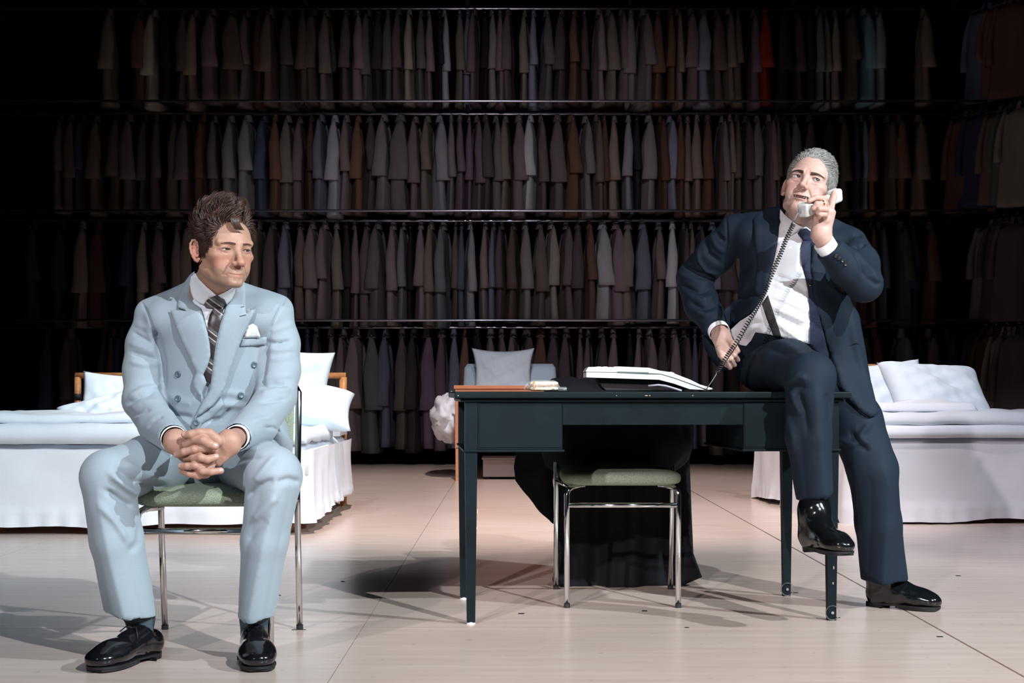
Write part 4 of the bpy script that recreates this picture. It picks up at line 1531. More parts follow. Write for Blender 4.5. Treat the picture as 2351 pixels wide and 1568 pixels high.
def hair_part(H, o, par, m, style, n=1500, seed=4):
    rs_ = np.random.RandomState(seed)
    c = np.array([0, 0.014, 0.030]); r = np.array([0.078, 0.098, 0.089])
    i = np.arange(n * 2) + 0.5
    phi = np.arccos(1 - 2 * i / (n * 2)); th = math.pi * (1 + 5 ** 0.5) * i
    D = np.stack([np.cos(th) * np.sin(phi), np.sin(th) * np.sin(phi), np.cos(phi)], 1)
    L = c + D * r
    keep = scalp_mask(L, o) & (L[:, 2] > -0.042)
    L = L[keep]; Nn = D[keep] / r; Nn /= np.linalg.norm(Nn, axis=1)[:, None]
    mb = MB()
    for p, nn in zip(L, Nn):
        style(mb, H, p, nn, rs_)
    h = mb.build('hair', m, None, True)
    adopt(h, par)
    return h

def strand(mb, H, pts, r0):
    P_ = [H.p(*q) for q in pts]
    k = len(P_)
    rr = [r0 * H.s * (1.0 - 0.82 * (j / (k - 1)) ** 1.5) for j in range(k)]
    mb.tube(P_, rr, 4, cap=False)

def skin_attr(me, cols):
    a = me.color_attributes.new('skin', 'FLOAT_COLOR', 'POINT')
    buf = np.ones((len(cols), 4), np.float32)
    buf[:, :3] = cols
    a.data.foreach_set('color', buf.ravel())

def face_colors(V, H, o):
    L = H.local(V)
    base = np.tile(np.array(o['skin']), (len(V), 1))
    def blend(mask, col):
        nonlocal base
        base = base * (1 - mask[:, None]) + np.array(col) * mask[:, None]
    g = lambda c, r: np.exp(-(((L - np.array(c)) / np.array(r)) ** 2).sum(1))
    for sx in (-1, 1):
        blend(0.5 * g((sx * 0.045, -0.07, -0.035), (0.025, 0.05, 0.022)), o['red'])
        blend(0.7 * g((sx * 0.082, 0.016, -0.012), (0.012, 0.03, 0.04)), o['red'])
        blend(0.45 * g((sx * 0.032, -0.085, 0.001), (0.022, 0.02, 0.012)), o['lid'])
    blend(0.45 * g((0, -0.11, -0.04), (0.016, 0.02, 0.014)), o['red'])
    front = np.clip((-L[:, 1] - 0.02) / 0.03, 0, 1)
    stub = front * np.clip((-0.045 - L[:, 2]) / 0.02, 0, 1) * np.clip((L[:, 2] + 0.15) / 0.03, 0, 1)
    blend(o['stub'] * stub, o['stubc'])
    t = np.clip(np.abs(L[:, 0]) / o['mouth'], 0, 1.2)
    lz = L[:, 2] - (-0.0735 + o['smile'] * t * t)
    lip = (L[:, 1] < -0.068) * np.clip(1.15 - t, 0, 0.15) / 0.15 * np.clip((0.0095 * o.get('lips', 1.0) * (1 - 0.45 * t) - np.abs(lz + 0.001)) / 0.002, 0, 1)
    blend(0.85 * lip, o['lip'])
    sm = scalp_mask(L, o) & (L[:, 2] > np.where(L[:, 1] > 0.02, -0.055, -0.09)) & (np.abs(L[:, 0]) < 0.0815)
    rj = np.random.RandomState(3).normal(size=L.shape) * 0.0035 * (L[:, 1:2] < 0.02)
    sm2 = scalp_mask(L + rj, o) & (L[:, 2] > -0.09) & (np.abs(L[:, 0]) < 0.0775)
    base[sm & sm2] = o['hairc']
    ins = (np.abs(lz) < o['open'] * 1.05) & (t < 1.0) & (L[:, 1] < -0.06) & (L[:, 1] > -0.0905 + 0.015 * t * t - 0.0012)
    if o['open'] > 0.002:
        base[ins] = (0.06, 0.018, 0.016)
    return base

def adopt(o, par):
    """parent a piece that is built in world coordinates"""
    o.parent = par
    o.matrix_parent_inverse = Matrix.Translation(-par.location)
    return o

def garment(name, f, vox, m, par, fl=None, noise=None, smooth=1, cut=None):
    V, Q = f.mesh(vox)
    V = smooth_verts(V, Q, smooth, 0.5)
    if noise:
        V = V + vert_normals(V, Q) * ribnoise(V, noise[0], noise[1], noise[2])[:, None]
    if fl:
        V = folds(V, Q, fl)
    o = link(name, np_mesh(name, V, Q), m)
    o.data.set_sharp_from_angle(angle=math.radians(78))
    adopt(o, par)
    return o, V, Q

def disc_button(c, n, r, th, m, par, name='button'):
    n = Vector(n).normalized()
    mb = MB()
    prof = [(0.0, th * 0.5), (0.5, th * 0.5), (0.66, th), (0.93, th * 0.85), (1.0, th * 0.4), (1.0, -0.004)]
    u = n.orthogonal().normalized(); w_ = n.cross(u)
    def fn(a, v):
        k = min(len(prof) - 1, int(round(v * (len(prof) - 1))))
        q, h = prof[k]
        return Vector(c) + (u * math.cos(2 * math.pi * a) + w_ * math.sin(2 * math.pi * a)) * r * max(q, 0.01) + n * h
    mb.grid(fn, 16, len(prof), True)
    return adopt(mb.build(name, m, None, True), par)

def surf(bvh, px, py):
    o = Vector((0, 0, CAMZ))
    d = (P(px, py, 1.0) - o).normalized()
    h = bvh.ray_cast(o, d)
    return h[0], h[1]

def cuff(bx, center, axis, r0, r1, ln, m, par):
    """shirt cuff: short open tube of real thickness"""
    a = Vector(axis).normalized(); u = a.orthogonal().normalized(); w_ = a.cross(u)
    prof = [(r0, 0), (r1, ln), (r1 - 0.0025, ln), (r0 - 0.003, 0)]
    def fn(t, v):
        k = int(round(v * 3)); r, h = prof[k]
        return Vector(center) + a * h + (u * math.cos(2 * math.pi * t) + w_ * math.sin(2 * math.pi * t) * bx) * r
    return adopt(MB().grid(fn, 28, 4, True).build('shirt_cuff', m, None, True), par)

def shoe(heel, toe, par, m, boot_to=None, width=0.048, name='shoe', tilt=0.0, lace=True, m_sole=None):
    """heel and toe: ground points of the outsole ends"""
    heel = Vector(heel); toe = Vector(toe)
    L = (toe - heel).length
    fw = (toe - heel).normalized()
    sd = Vector((0, 0, 1)).cross(fw).normalized()      # to the left of the walking direction
    up = fw.cross(sd) * 1.0
    if up.z < 0:
        up = -up
    R = np.array([[sd.x, fw.x, up.x], [sd.y, fw.y, up.y], [sd.z, fw.z, up.z]])
    pt = lambda s, f_, u: heel + sd * (s * width / 0.048) + fw * (f_ * L) + up * u
    f = Field()
    f.ell(pt(0, 0.80, 0.036), (width * 0.98, L * 0.20, 0.026), R, 0.02)
    f.ell(pt(0, 0.64, 0.045), (width * 0.98, L * 0.24, 0.036), R, 0.03)
    f.ell(pt(0, 0.90, 0.031), (width * 0.72, L * 0.10, 0.019), R, 0.02)
    hgt = 0.0 if boot_to is None else 0.008
    f.ell(pt(0, 0.36, 0.048), (width * 0.80, L * 0.24, 0.040 + hgt), R, 0.02)
    f.ell(pt(0, 0.15, 0.046), (width * 0.76, L * 0.135, 0.040 + hgt), R, 0.02)
    if boot_to is None:
        f.cone(pt(0, 0.48, 0.062), pt(0, 0.30, 0.074), 0.030, 0.034, 0.02)
        f.cone(pt(0, 0.20, 0.105), pt(0, 0.17, 0.20), 0.036, 0.045, 0.008, 's')
    else:
        b = Vector(boot_to)
        f.cone(pt(0, 0.46, 0.066), pt(0, 0.27, 0.12), 0.032, 0.044, 0.04)
        f.cone(pt(0, 0.20, 0.06), pt(0, 0.22, 0.13), 0.042, 0.045, 0.03)
        f.cone(pt(0, 0.23, 0.13), b, 0.046, 0.047, 0.03)
    f.box(pt(0, 0.5, -0.0375), (0.2, 0.4, 0.05), R, 0, 0.002, 's')
    V, Q = f.mesh(0.004)
    V = smooth_verts(V, Q, 1)
    if boot_to is not None:
        V = V + vert_normals(V, Q) * (ribnoise(V, 70, 0.0016, 3))[:, None]
    o = adopt(link(name, np_mesh(name, V, Q), m), par)
    # outsole and heel block
    prof = [(0.0, 0.0), (0.12, 0.60), (0.25, 0.70), (0.45, 0.66), (0.62, 0.92), (0.78, 1.02), (0.90, 0.86), (0.97, 0.52), (1.0, 0.0)]
    def outline(kx):
        a = [(f_, s * kx) for f_, s in prof]
        return a + [(f_, -s) for f_, s in a[::-1][1:-1]]
    def rib(fa, fb, z0, z1, kx):
        fine = []
        ol = outline(kx)
        m_ = len(ol)
        for i in range(m_):
            p0, p1, p2, p3 = (ol[(i + q - 1) % m_] for q in range(4))
            for jj in range(5):
                t = jj / 5
                fine.append(tuple(0.5 * (2 * b + (c - a) * t + (2 * a - 5 * b + 4 * c - d_) * t * t + (3 * b - a - 3 * c + d_) * t ** 3) for a, b, c, d_ in zip(p0, p1, p2, p3)))
        fine = [(min(max(q[0], fa), fb), q[1]) for q in fine]
        mb = MB()
        n = len(fine)
        vs = [pt(q[1] * 0.0465, q[0], z0) for q in fine] + [pt(q[1] * 0.0465, q[0], z1) for q in fine]
        fs = [list(range(n)), [n + i for i in range(n)][::-1]] + [[i, (i + 1) % n, n + (i + 1) % n, n + i] for i in range(n)]
        return mb.add(vs, fs)
    so = rib(-0.01, 1.01, 0.0105, 0.0165, 1.02).build('outsole', M_sole, None); so.parent = o
    he = rib(0.0, 0.27, 0.0, 0.0108, 0.97).build('shoe_heel', M_sole, None); he.parent = o
    bl = rib(0.44, 0.97, 0.0035, 0.0108, 0.96).build('ball_sole', M_sole, None); bl.parent = o
    if lace:
        for k in range(4):
            f_ = 0.42 + 0.055 * k; u = 0.0965 - 0.0065 * k
            mb = MB().tube([pt(-0.021, f_, u - 0.012), pt(0, f_ - 0.005, u + 0.002), pt(0.021, f_, u - 0.012)], 0.0019, 6)
            lo = mb.build('lace', M_rubber, None, True); lo.parent = o
        mb = MB().tube([pt(0.0, 0.42, 0.097), pt(-0.016, 0.42, 0.104), pt(-0.032, 0.46, 0.088), pt(-0.02, 0.47, 0.082), pt(0, 0.43, 0.098), pt(0.018, 0.45, 0.102), pt(0.034, 0.50, 0.074)], 0.0018, 6)
        lo = mb.build('lace_bow', M_rubber, None, True); lo.parent = o
    return o

def nail(tip, prev, r, par):
    """finger nail: small shield on the outer side of the finger tip"""
    d = (Vector(tip) - Vector(prev)).normalized()
    out = Vector((0, -1, 0.35)); out = (out - d * out.dot(d)).normalized()
    sd = d.cross(out)
    mb = MB()
    def fn(u, v):
        a = (u - 0.5) * 1.25; b = v * r * 0.95 - r * 0.55
        return Vector(tip) + d * b * (1 - 0.12 * (2 * u - 1) ** 2) + (out * math.cos(a) + sd * math.sin(a)) * (r * 1.03 - 0.0004 * v)
    mb.grid(fn, 7, 5)
    o = mb.build('finger_nail', M_nail, None, True)
    return adopt(o, par)

# ------------------------------------------------------------------ seated man
OA = dict(crease=CREASE + [([(0.048, 0.004), (0.058, 0.008)], 0.0014, 0.0010), ([(0.047, -0.004), (0.057, -0.006)], 0.0014, 0.0010), ([(0.0, 0.046), (0.035, 0.047)], 0.0018, 0.0007)], mlash=M_hairA, jaw=1.0, cheek=0.86, nose=1.08, lips=0.66, eye=0.0025, eyez=-0.0018, mouth=0.025, smile=0.0055, open=0.0009, chin=0.009, browz=0.0125, browd=170, browl=0.032, browt=0.0024, hl=0.070, burn=-0.016, gaze=(0.25, -0.02), brow=0.5,
          skin=(0.43, 0.240, 0.168), red=(0.46, 0.165, 0.115), lid=(0.30, 0.155, 0.11), stub=0.6, stubc=(0.31, 0.195, 0.135), lip=(0.37, 0.15, 0.12), hairc=(0.035, 0.016, 0.011))
HA = HeadSpace(P(514, 573, 4.42), 37, 3, 1, 1.0)

def make_seated():
    base = Vector((-0.90, 4.45, 0.0))
    J = dict(
        shL=P(352, 737, 4.60), uaL=P(338, 830, 4.60), elL=P(327, 916, 4.56), wrL=P(398, 1006, 4.28),
        shR=P(630, 737, 4.60), uaR=P(640, 830, 4.60), elR=P(637, 908, 4.56), wrR=P(546, 1003, 4.28),
        hipL=P(432, 1056, 4.68), knL=P(243, 1098, 4.25), anL=P(322, 1440, 4.335),
        hipR=P(540, 1056, 4.68), knR=P(629, 1093, 4.25), anR=P(582, 1440, 4.345),
        pel=P(484, 1050, 4.70), chest=P(492, 770, 4.61), neck=P(487, 668, 4.55))
    # ---- body: head, hands and the figure under the clothes
    hf = head_field(HA, OA)
    hf.cone(HA.p(0, 0.022, -0.055), J['neck'], 0.055, 0.060, 0.03)
    hf.cone(J['neck'], P(490, 715, 4.58), 0.060, 0.075, 0.03)
    hf.cone(HA.p(0, -0.045, -0.090), J['neck'] + Vector((0.015, -0.03, 0.0)), 0.014, 0.03, 0.03)
    Vh, Qh = hf.mesh(0.0016, head_post(HA, OA))
    Vh = smooth_verts(Vh, Qh, 1, 0.4)
    bh_ = bvh_np([(Vh, Qh)])
    colh = face_colors(Vh, HA, OA)
    # hands
    Zh = lambda a, b, d=0.0: P(390 + a * 0.0893, 970 + b * 0.0893, 4.155 + d)
    g = Field()
    g.cone(J['wrL'], Zh(120, 470, 0.03), 0.027, 0.029, 0.02)
    g.elcone(Zh(120, 480, 0.03), Zh(520, 700, 0.02), (0.032, 0.022), (0.040, 0.022), ((0.5, 0, 0.85), (0, 1, 0)), 0.02)
    g.ell(Zh(760, 850, 0.012), (0.030, 0.016, 0.036), None, 0.01)
    g.cone(J['wrR'], Zh(1560, 470, 0.03), 0.027, 0.030, 0.02)
    g.elcone(Zh(1540, 520, 0.025), Zh(1100, 800, 0.02), (0.034, 0.021), (0.040, 0.018), ((-0.5, 0, 0.85), (0, 1, 0)), 0.02)
    def fing(pts, r0, r1, d0=0.0, k=0.004):
        q = [Zh(a, b, d) for a, b, d in pts]
        n = len(q)
        g.chain(q, [1.22 * (r0 + (r1 - r0) * i / (n - 1)) for i in range(n)], k)
        return q
    tips = []
    F_ = [
        ([(1250, 480, 0.0), (1020, 290, -0.012), (760, 262, -0.020), (540, 305, -0.024), (385, 312, -0.020)], 0.0125, 0.0082),
        ([(420, 560, 0.0), (640, 420, -0.016), (860, 455, -0.028), (1010, 545, -0.030), (1165, 605, -0.026)], 0.0120, 0.0092),
        ([(1120, 700, 0.004), (900, 665, -0.016), (620, 690, -0.024), (360, 755, -0.020), (190, 825, -0.006)], 0.0096, 0.0078),
        ([(430, 900, 0.004), (620, 900, -0.014), (790, 900, -0.026), (960, 950, -0.024), (1190, 885, -0.012)], 0.0098, 0.0080),
        ([(1050, 960, 0.004), (800, 1110, -0.012), (640, 1105, -0.022), (450, 1125, -0.018), (290, 1125, -0.008)], 0.0092, 0.0075),
        ([(560, 1010, 0.006), (640, 1150, 0.002), (830, 1250, -0.020), (1060, 1265, -0.020), (1310, 1240, -0.010)], 0.0092, 0.0076),
        ([(1060, 1120, 0.008), (940, 1330, -0.002), (720, 1370, -0.008), (500, 1320, -0.006), (320, 1250, 0.002)], 0.0090, 0.0068),
        ([(480, 800, 0.006), (650, 790, -0.008), (830, 790, -0.006), (960, 800, 0.0)], 0.0092, 0.0080),
    ]
    for pts, r0, r1 in F_:
        tips.append((fing(pts, r0, r1), r1 * 1.22))
    Vg, Qg = g.mesh(0.0018)
    Vg = smooth_verts(Vg, Qg, 1)
    colg = np.tile(np.array((0.44, 0.25, 0.185)), (len(Vg), 1))
    pz = to_px(Vg)
    for q, r in tips:
        for node in (q[2], q[-1]):
            d = np.sqrt(((Vg - np.array(node)) ** 2).sum(1))
            w_ = 0.45 * np.exp(-(d / 0.010) ** 2)
            colg = colg * (1 - w_[:, None]) + np.array((0.47, 0.185, 0.145)) * w_[:, None]
    bf = Field()
    bf.elcone(J['pel'], J['chest'], (0.13, 0.09), (0.15, 0.09), ((1, 0, 0), (0, 1, 0)), 0.05)
    bf.cone(J['chest'], J['neck'], 0.08, 0.055, 0.05)
    for s in 'LR':
        bf.cone(J['neck'] + Vector((0, 0.02, -0.05)), J['sh' + s], 0.04, 0.034, 0.03)
        bf.chain([J['sh' + s], J['ua' + s], J['el' + s], J['wr' + s]], [0.036, 0.036, 0.032, 0.026], 0.02)
        bf.chain([J['pel'], J['hip' + s], J['kn' + s] + Vector((0, 0.035, -0.01)), J['an' + s]], [0.08, 0.065, 0.036, 0.030], 0.02)
    Vb, Qb = bf.mesh(0.010)
    colb = np.tile(np.array(OA['skin']), (len(Vb), 1))
    V = np.concatenate([Vh, Vg, Vb]) - np.array(base)
    Q = np.concatenate([Qh, Qg + len(Vh), Qb + len(Vh) + len(Vg)])
    me = np_mesh('person', V, Q)
    skin_attr(me, np.concatenate([colh, colg, colb]))
    body = link('person', me, M_skinA)
    body.location = base
    tag(body, 'person in a pale blue grey double-breasted suit sitting on a chair, hands clasped, looking right', 'person')
    par = body
    # nails
    for (q, r) in tips[:6]:
        nail(q[-1], q[-2], r, par)
    eye_parts(HA, OA, par, M_iris, bh_)
    brow_parts(HA, OA, par, M_browA, bh_)
    def wavy(mb, H, p, nn, rs_):
        top = max(0.0, min(1.0, (p[2] - 0.035) / 0.05))
        front = max(0.0, min(1.0, (-p[1] + 0.03) / 0.10))
        ln = 0.013 + 0.052 * top + 0.012 * rs_.rand() * (0.3 + top)
        # swept up and over towards the far side on top, down and back at the sides
        flow = np.array([0.12 - 2.0 * p[0], 0.35 - 0.55 * front, 0.55]) * top + np.array([0.0, 0.75, -0.9]) * (1 - top)
        flow = flow - nn * (flow @ nn) * 0.9
        d = flow / (np.linalg.norm(flow) + 1e-6) + nn * (0.22 + 0.80 * top)
        d /= np.linalg.norm(d)
        u = np.cross(d, nn); u /= np.linalg.norm(u)
        ph = 60 * p[0] + 45 * p[1] + 3.0 * math.sin(70 * p[0] - 50 * p[1]) + 0.7 * rs_.normal()
        am = 0.0075 * top + 0.0014
        pts = []
        for j in range(8):
            t = j / 7
            a = 5.2 * t + ph
            q = p - nn * 0.003 + d * ln * t + (u * (math.sin(a) - math.sin(ph)) + nn * 0.6 * (math.cos(a) - math.cos(ph))) * am * (0.4 + 0.8 * t)
            q = q - nn * 0.022 * t * t * top + np.array([0, 0, -0.006 * t * t * (1 - top)])
            pts.append(q)
        strand(mb, H, pts, 0.0018)
    hair_part(HA, OA, par, M_hairA, wavy, 4600, 4)
    mb = MB()
    rl = np.random.RandomState(8)
    for i in range(80):                      # forelock
        x0 = -0.012 + 0.026 * rl.rand(); ph = rl.rand() * 2
        pts = []
        for j in range(8):
            t = j / 7
            pts.append((x0 - 0.016 * math.sin(2.6 * t + 0.3) + 0.004 * math.sin(6 * t + ph), -0.078 - 0.024 * math.sin(1.8 * t + 0.2) + 0.004 * rl.rand() * t, 0.094 - 0.034 * t + 0.006 * math.sin(5 * t)))
        strand(mb, HA, pts, 0.0015)
    adopt(mb.build('forelock', M_hairA, None, True), par)

    # ---- jacket
    f = Field()
    X, Yv = (1, 0, 0), (0, 1, 0)
    f.elcone(P(480, 1010, 4.66), P(492, 760, 4.61), (0.150, 0.130), (0.168, 0.128), (X, Yv), 0.022)
    f.elcone(P(388, 735, 4.60), P(600, 728, 4.60), (0.075, 0.100), (0.075, 0.100), ((0, 0, 1), Yv), 0.025)
    f.elcone(P(478, 1040, 4.66), P(478, 1000, 4.66), (0.185, 0.145), (0.165, 0.135), (X, Yv), 0.022)
    f.cone(P(470, 672, 4.60), P(345, 716, 4.60), 0.052, 0.038, 0.02)
    f.cone(P(512, 672, 4.60), P(640, 707, 4.60), 0.052, 0.038, 0.02)
    f.chain([P(349, 730, 4.60), P(338, 790, 4.60), P(332, 850, 4.59), P(326, 920, 4.555)], [0.050, 0.059, 0.060, 0.053], 0.025)
    f.chain([P(326, 920, 4.555), P(362, 975, 4.42), J['wrL']], [0.056, 0.054, 0.043], 0.016)
    f.chain([P(634, 722, 4.60), P(641, 790, 4.60), P(640, 850, 4.59), P(636, 910, 4.555)], [0.049, 0.058, 0.061, 0.056], 0.025)
    f.chain([P(636, 910, 4.555), P(590, 975, 4.42), J['wrR']], [0.058, 0.058, 0.043], 0.016)
    f.elcone(P(630, 1000, 4.62), P(648, 1020, 4.60), (0.05, 0.10), (0.03, 0.08), (X, Yv), 0.02)
    # neck hole and open cuffs
    f.cone(P(488, 690, 4.555), P(486, 600, 4.52), 0.062, 0.075, 0.012, 's')
    for s, nx in (('L', Zh(120, 470, 0.03)), ('R', Zh(1560, 470, 0.03))):
        ax = (nx - J['wr' + s]).normalized()
        c = J['wr' + s] + ax * 0.016
        Rm = np.array(ax.to_track_quat('Z', 'Y').to_matrix())
        f.box(c + ax * 0.06, (0.07, 0.07, 0.06), Rm, 0, 0.004, 's')
        f.cone(c - ax * 0.03, c + ax * 0.03, 0.037, 0.038, 0.004, 's')
    Z2 = zc(260, 600, 0.25505)
    fl = []
    def fo(L, w_, h, Z=Z2):
        fl.append((Z(L), w_, h))
    # sleeve folds, image-left arm
    fo([(200, 560), (300, 600), (360, 700)], 7, 0.007); fo([(180, 640), (260, 690), (340, 740)], 5, -0.006)
    fo([(150, 730), (260, 770), (380, 830)], 7, 0.007); fo([(160, 820), (280, 850), (400, 890)], 5, -0.006)
    fo([(140, 900), (270, 930), (420, 920)], 6, 0.006)
    fo([(110, 1290), (230, 1210), (380, 1170)], 6, -0.009); fo([(130, 1230), (260, 1150), (430, 1120)], 6, 0.008)
    fo([(150, 1340), (260, 1270), (430, 1260)], 7, 0.009); fo([(160, 1400), (250, 1360), (330, 1330)], 5, -0.006)
    fo([(300, 1500), (380, 1420), (450, 1390)], 5, -0.005)
    # image-right arm
    fo([(1380, 720), (1470, 740), (1600, 720)], 5, -0.007); fo([(1370, 780), (1480, 800), (1620, 780)], 7, 0.006)
    fo([(1400, 640), (1520, 600), (1620, 560)], 6, 0.005); fo([(1400, 880), (1500, 880), (1620, 850)], 6, 0.005)
    fo([(1330, 1130), (1450, 1100), (1560, 1120)], 6, -0.009); fo([(1320, 1190), (1460, 1160), (1600, 1150)], 7, 0.009)
    fo([(1340, 1060), (1450, 1040), (1600, 1030)], 6, 0.006); fo([(1300, 1270), (1430, 1260), (1560, 1240)], 5, -0.005)
    fo([(1360, 1490), (1450, 1500), (1500, 1530)], 4, -0.006); fo([(1250, 1440), (1330, 1420), (1440, 1400)], 5, 0.005)
    # armhole seams
    fo([(240, 340), (300, 450), (350, 600), (400, 760)], 3, -0.005); fo([(1560, 300), (1500, 430), (1440, 560), (1400, 700)], 3, -0.005)
    fo([(360, 620), (400, 740), (440, 900), (450, 1150)], 7, -0.012); fo([(1390, 700), (1360, 900), (1330, 1130)], 7, -0.012)
    # front folds
    fo([(840, 1330), (1000, 1290), (1180, 1300)], 8, 0.009); fo([(860, 1440), (980, 1420), (1060, 1330)], 7, -0.011)
    fo([(480, 1300), (560, 1390), (720, 1410)], 8, -0.009); fo([(500, 1200), (620, 1260), (720, 1280)], 9, 0.006)
    fo([(920, 1200), (1040, 1180), (1200, 1220)], 8, 0.006)
    jk, Vj, Qj = garment('jacket', f, 0.0044, M_suitA, par, [(a, w_ * (0.9 if h < 0 else 1.1), h * (1.35 if h < 0 else 0.8)) for a, w_, h in fl], (26, 0.0010, 2), 1)
    bj = bvh_np([(Vj, Qj)])
    # shirt front, collar, tie, lapels
    sh = patch('shirt_front', Z2([(745, 150), (752, 300), (790, 440), (845, 640), (872, 860), (835, 1010), (850, 1100), (890, 1060), (905, 880), (965, 560), (1020, 380), (1050, 270), (985, 290), (930, 318), (850, 280)]), bj, 0.004, 0.004, M_shirt, None, step=6)
    adopt(sh, par)
    # collar band round the neck
    def band(u, v):
        an = 2 * math.pi * u
        k = [0, 0, 1, 1][int(round(v * 3))]; inn = [0, 1, 1, 0][int(round(v * 3))]
        c = P(489, 672, 4.553).lerp(P(487, 655, 4.548), k)
        r = 0.0665 - 0.003 * inn
        front = -math.sin(an)
        return c + Vector((r * math.cos(an), r * math.sin(an) * 1.02, (-0.030 if k == 0 else 0.0) + 0.018 * math.sin(an) - 0.012 * max(0, front)))
    adopt(MB().grid(band, 40, 4, True).build('collar_band', M_shirt, None, True), par)
    bs = bvh_np([(Vj, Qj), (Vh, Qh)])
    adopt(patch('shirt_collar', Z2([(738, 104), (698, 140), (688, 200), (698, 275), (722, 335), (766, 372), (812, 392), (835, 374), (868, 330), (930, 306), (845, 235), (770, 160)]), bs, 0.013, 0.006, M_shirt, None, step=5, smooth_it=8, maxd=4.60), par)
    adopt(patch('shirt_collar', Z2([(1075, 236), (1000, 282), (938, 308), (962, 322), (1022, 390), (1060, 350), (1092, 290), (1100, 250)]), bs, 0.013, 0.006, M_shirt, None, step=5, smooth_it=8, maxd=4.60), par)
    tk = patch('tie_knot', Z2([(862, 330), (822, 372), (826, 412), (905, 420), (972, 424), (1020, 384), (998, 335), (938, 312)]), bs, 0.020, 0.012, M_tieA, None, step=4, bulge=0.008, smooth_it=8)
    adopt(tk, par)
    tb = patch('tie', Z2([(905, 415), (868, 478), (850, 560), (855, 650), (876, 860), (818, 1010), (846, 1086), (872, 1105), (895, 1020), (932, 740), (992, 480), (975, 418)]), bs, 0.012, 0.005, M_tieA, None, step=5, bulge=0.004, smooth_it=8)
    adopt(tb, par)
    lapL = [(733, 88), (690, 120), (640, 190), (592, 290), (578, 416), (664, 447), (510, 432), (545, 545), (600, 690), (690, 880), (742, 1000), (716, 1085), (718, 1130), (760, 1198), (812, 1246), (800, 1180), (842, 1092), (812, 1016), (850, 940), (876, 850), (872, 760), (850, 640), (800, 470), (760, 330), (740, 240), (722, 130)]
    adopt(patch('lapel', Z2(lapL), bj, 0.016, 0.007, M_suitA, None, step=5.5, smooth_it=10, bulge=0.002, edge_round=0.7), par)
    lapR = [(1068, 252), (1022, 390), (962, 565), (922, 740), (900, 905), (868, 1160), (812, 1246), (770, 1330), (732, 1410), (800, 1372), (900, 1295), (965, 1215), (1010, 1130), (1062, 950), (1150, 715), (1240, 520), (1306, 388), (1195, 470), (1190, 360), (1190, 250), (1180, 172)]
    adopt(patch('lapel', Z2(lapR), bj, 0.018, 0.007, M_suitA, None, step=5.5, smooth_it=10, bulge=0.002, edge_round=0.7), par)
    # stitched notch slots of the right lapel
    for L in ([(1148, 409), (1181, 403), (1181, 407), (1148, 413)], [(1137, 493), (1196, 478), (1197, 483), (1138, 498)]):
        adopt(patch('lapel_seam', Z2(L), bs, 0.0215, 0.002, M_sockA, None, step=5, smooth_it=2), par)
    pk = adopt(patch('breast_pocket', Z2([(1165, 692), (1384, 680), (1376, 752), (1140, 768)]), bj, 0.007, 0.005, M_suitA, None, step=6, smooth_it=4, edge_round=0.7), par)
    hk = adopt(patch('pocket_square', Z2([(1172, 690), (1188, 615), (1214, 576), (1258, 561), (1296, 588), (1312, 640), (1328, 684)]), bj, 0.010, 0.006, M_shirt, None, step=4.5, bulge=0.006,
                     folds_l=[(Z2([(1215, 680), (1230, 620), (1260, 570)]), 4, 0.004), (Z2([(1270, 680), (1285, 620)]), 3, -0.003)]), par)
    for (a, b) in ((585, 1015), (583, 1235), (1267, 930), (1148, 1205), (755, 1450)):
        px, py = Z2([(a, b)])[0]
        c, n = surf(bs, px, py)
        if c is not None:
            lift = 0.001 if a != 755 else 0.011
            disc_button(c + n * lift, n, 0.0098, 0.0038, M_button, par)
    # front edge of the closed jacket below the lapels
    adopt(patch('front_edge', Z2([(732, 1410), (800, 1372), (900, 1300), (965, 1215), (1000, 1290), (900, 1400), (800, 1460), (770, 1500), (742, 1520), (708, 1440)]), bs, 0.008, 0.005, M_suitA, None, step=6, smooth_it=6, edge_round=0.7), par)
    # cuffs
    for s, nx in (('L', Zh(120, 470, 0.03)), ('R', Zh(1560, 470, 0.03))):
        ax = (nx - J['wr' + s]).normalized()
        cuff(0.92, J['wr' + s] - ax * 0.02, ax, 0.0365, 0.0375, 0.052, M_shirt, par)

    # ---- trousers
    f = Field()
    f.ell(P(484, 1062, 4.70), (0.165, 0.135, 0.088), None, 0.022)
    f.chain([J['hipL'], P(340, 1070, 4.47), P(250, 1090, 4.27)], [0.092, 0.086, 0.074], 0.022)
    f.chain([J['hipR'], P(585, 1068, 4.47), P(626, 1087, 4.27)], [0.092, 0.087, 0.076], 0.022)
    S2 = ((1, 0, 0), (0, 1, 0))
    f.elcone(P(247, 1098, 4.275), P(268, 1240, 4.29), (0.074, 0.078), (0.072, 0.074), S2, 0.022)
    f.elcone(P(268, 1240, 4.29), P(302, 1425, 4.325), (0.072, 0.074), (0.070, 0.072), S2, 0.016)
    f.elcone(P(629, 1096, 4.275), P(608, 1240, 4.29), (0.077, 0.078), (0.064, 0.074), S2, 0.022)
    f.elcone(P(608, 1240, 4.29), P(588, 1425, 4.325), (0.064, 0.074), (0.051, 0.070), S2, 0.016)
    for c, hx, dy in ((P(301, 1458, 4.325), 0.12, 8), (P(588, 1465, 4.325), 0.12, -2)):
        Rm = np.array(Matrix.Rotation(math.radians(dy), 3, 'Y'))
        f.box(c, (hx, 0.12, 0.060), Rm, 0, 0.003, 's')
    f.elcone(P(306, 1440, 4.325), P(293, 1380, 4.32), (0.062, 0.064), (0.060, 0.062), S2, 0.003, 's')
    f.elcone(P(588, 1440, 4.325), P(590, 1380, 4.32), (0.045, 0.062), (0.045, 0.060), S2, 0.003, 's')
    Z3 = zc(160, 940, 0.40055)
    fl2 = []
    def fo2(L, w_, h):
        fl2.append((Z3(L), w_, h))
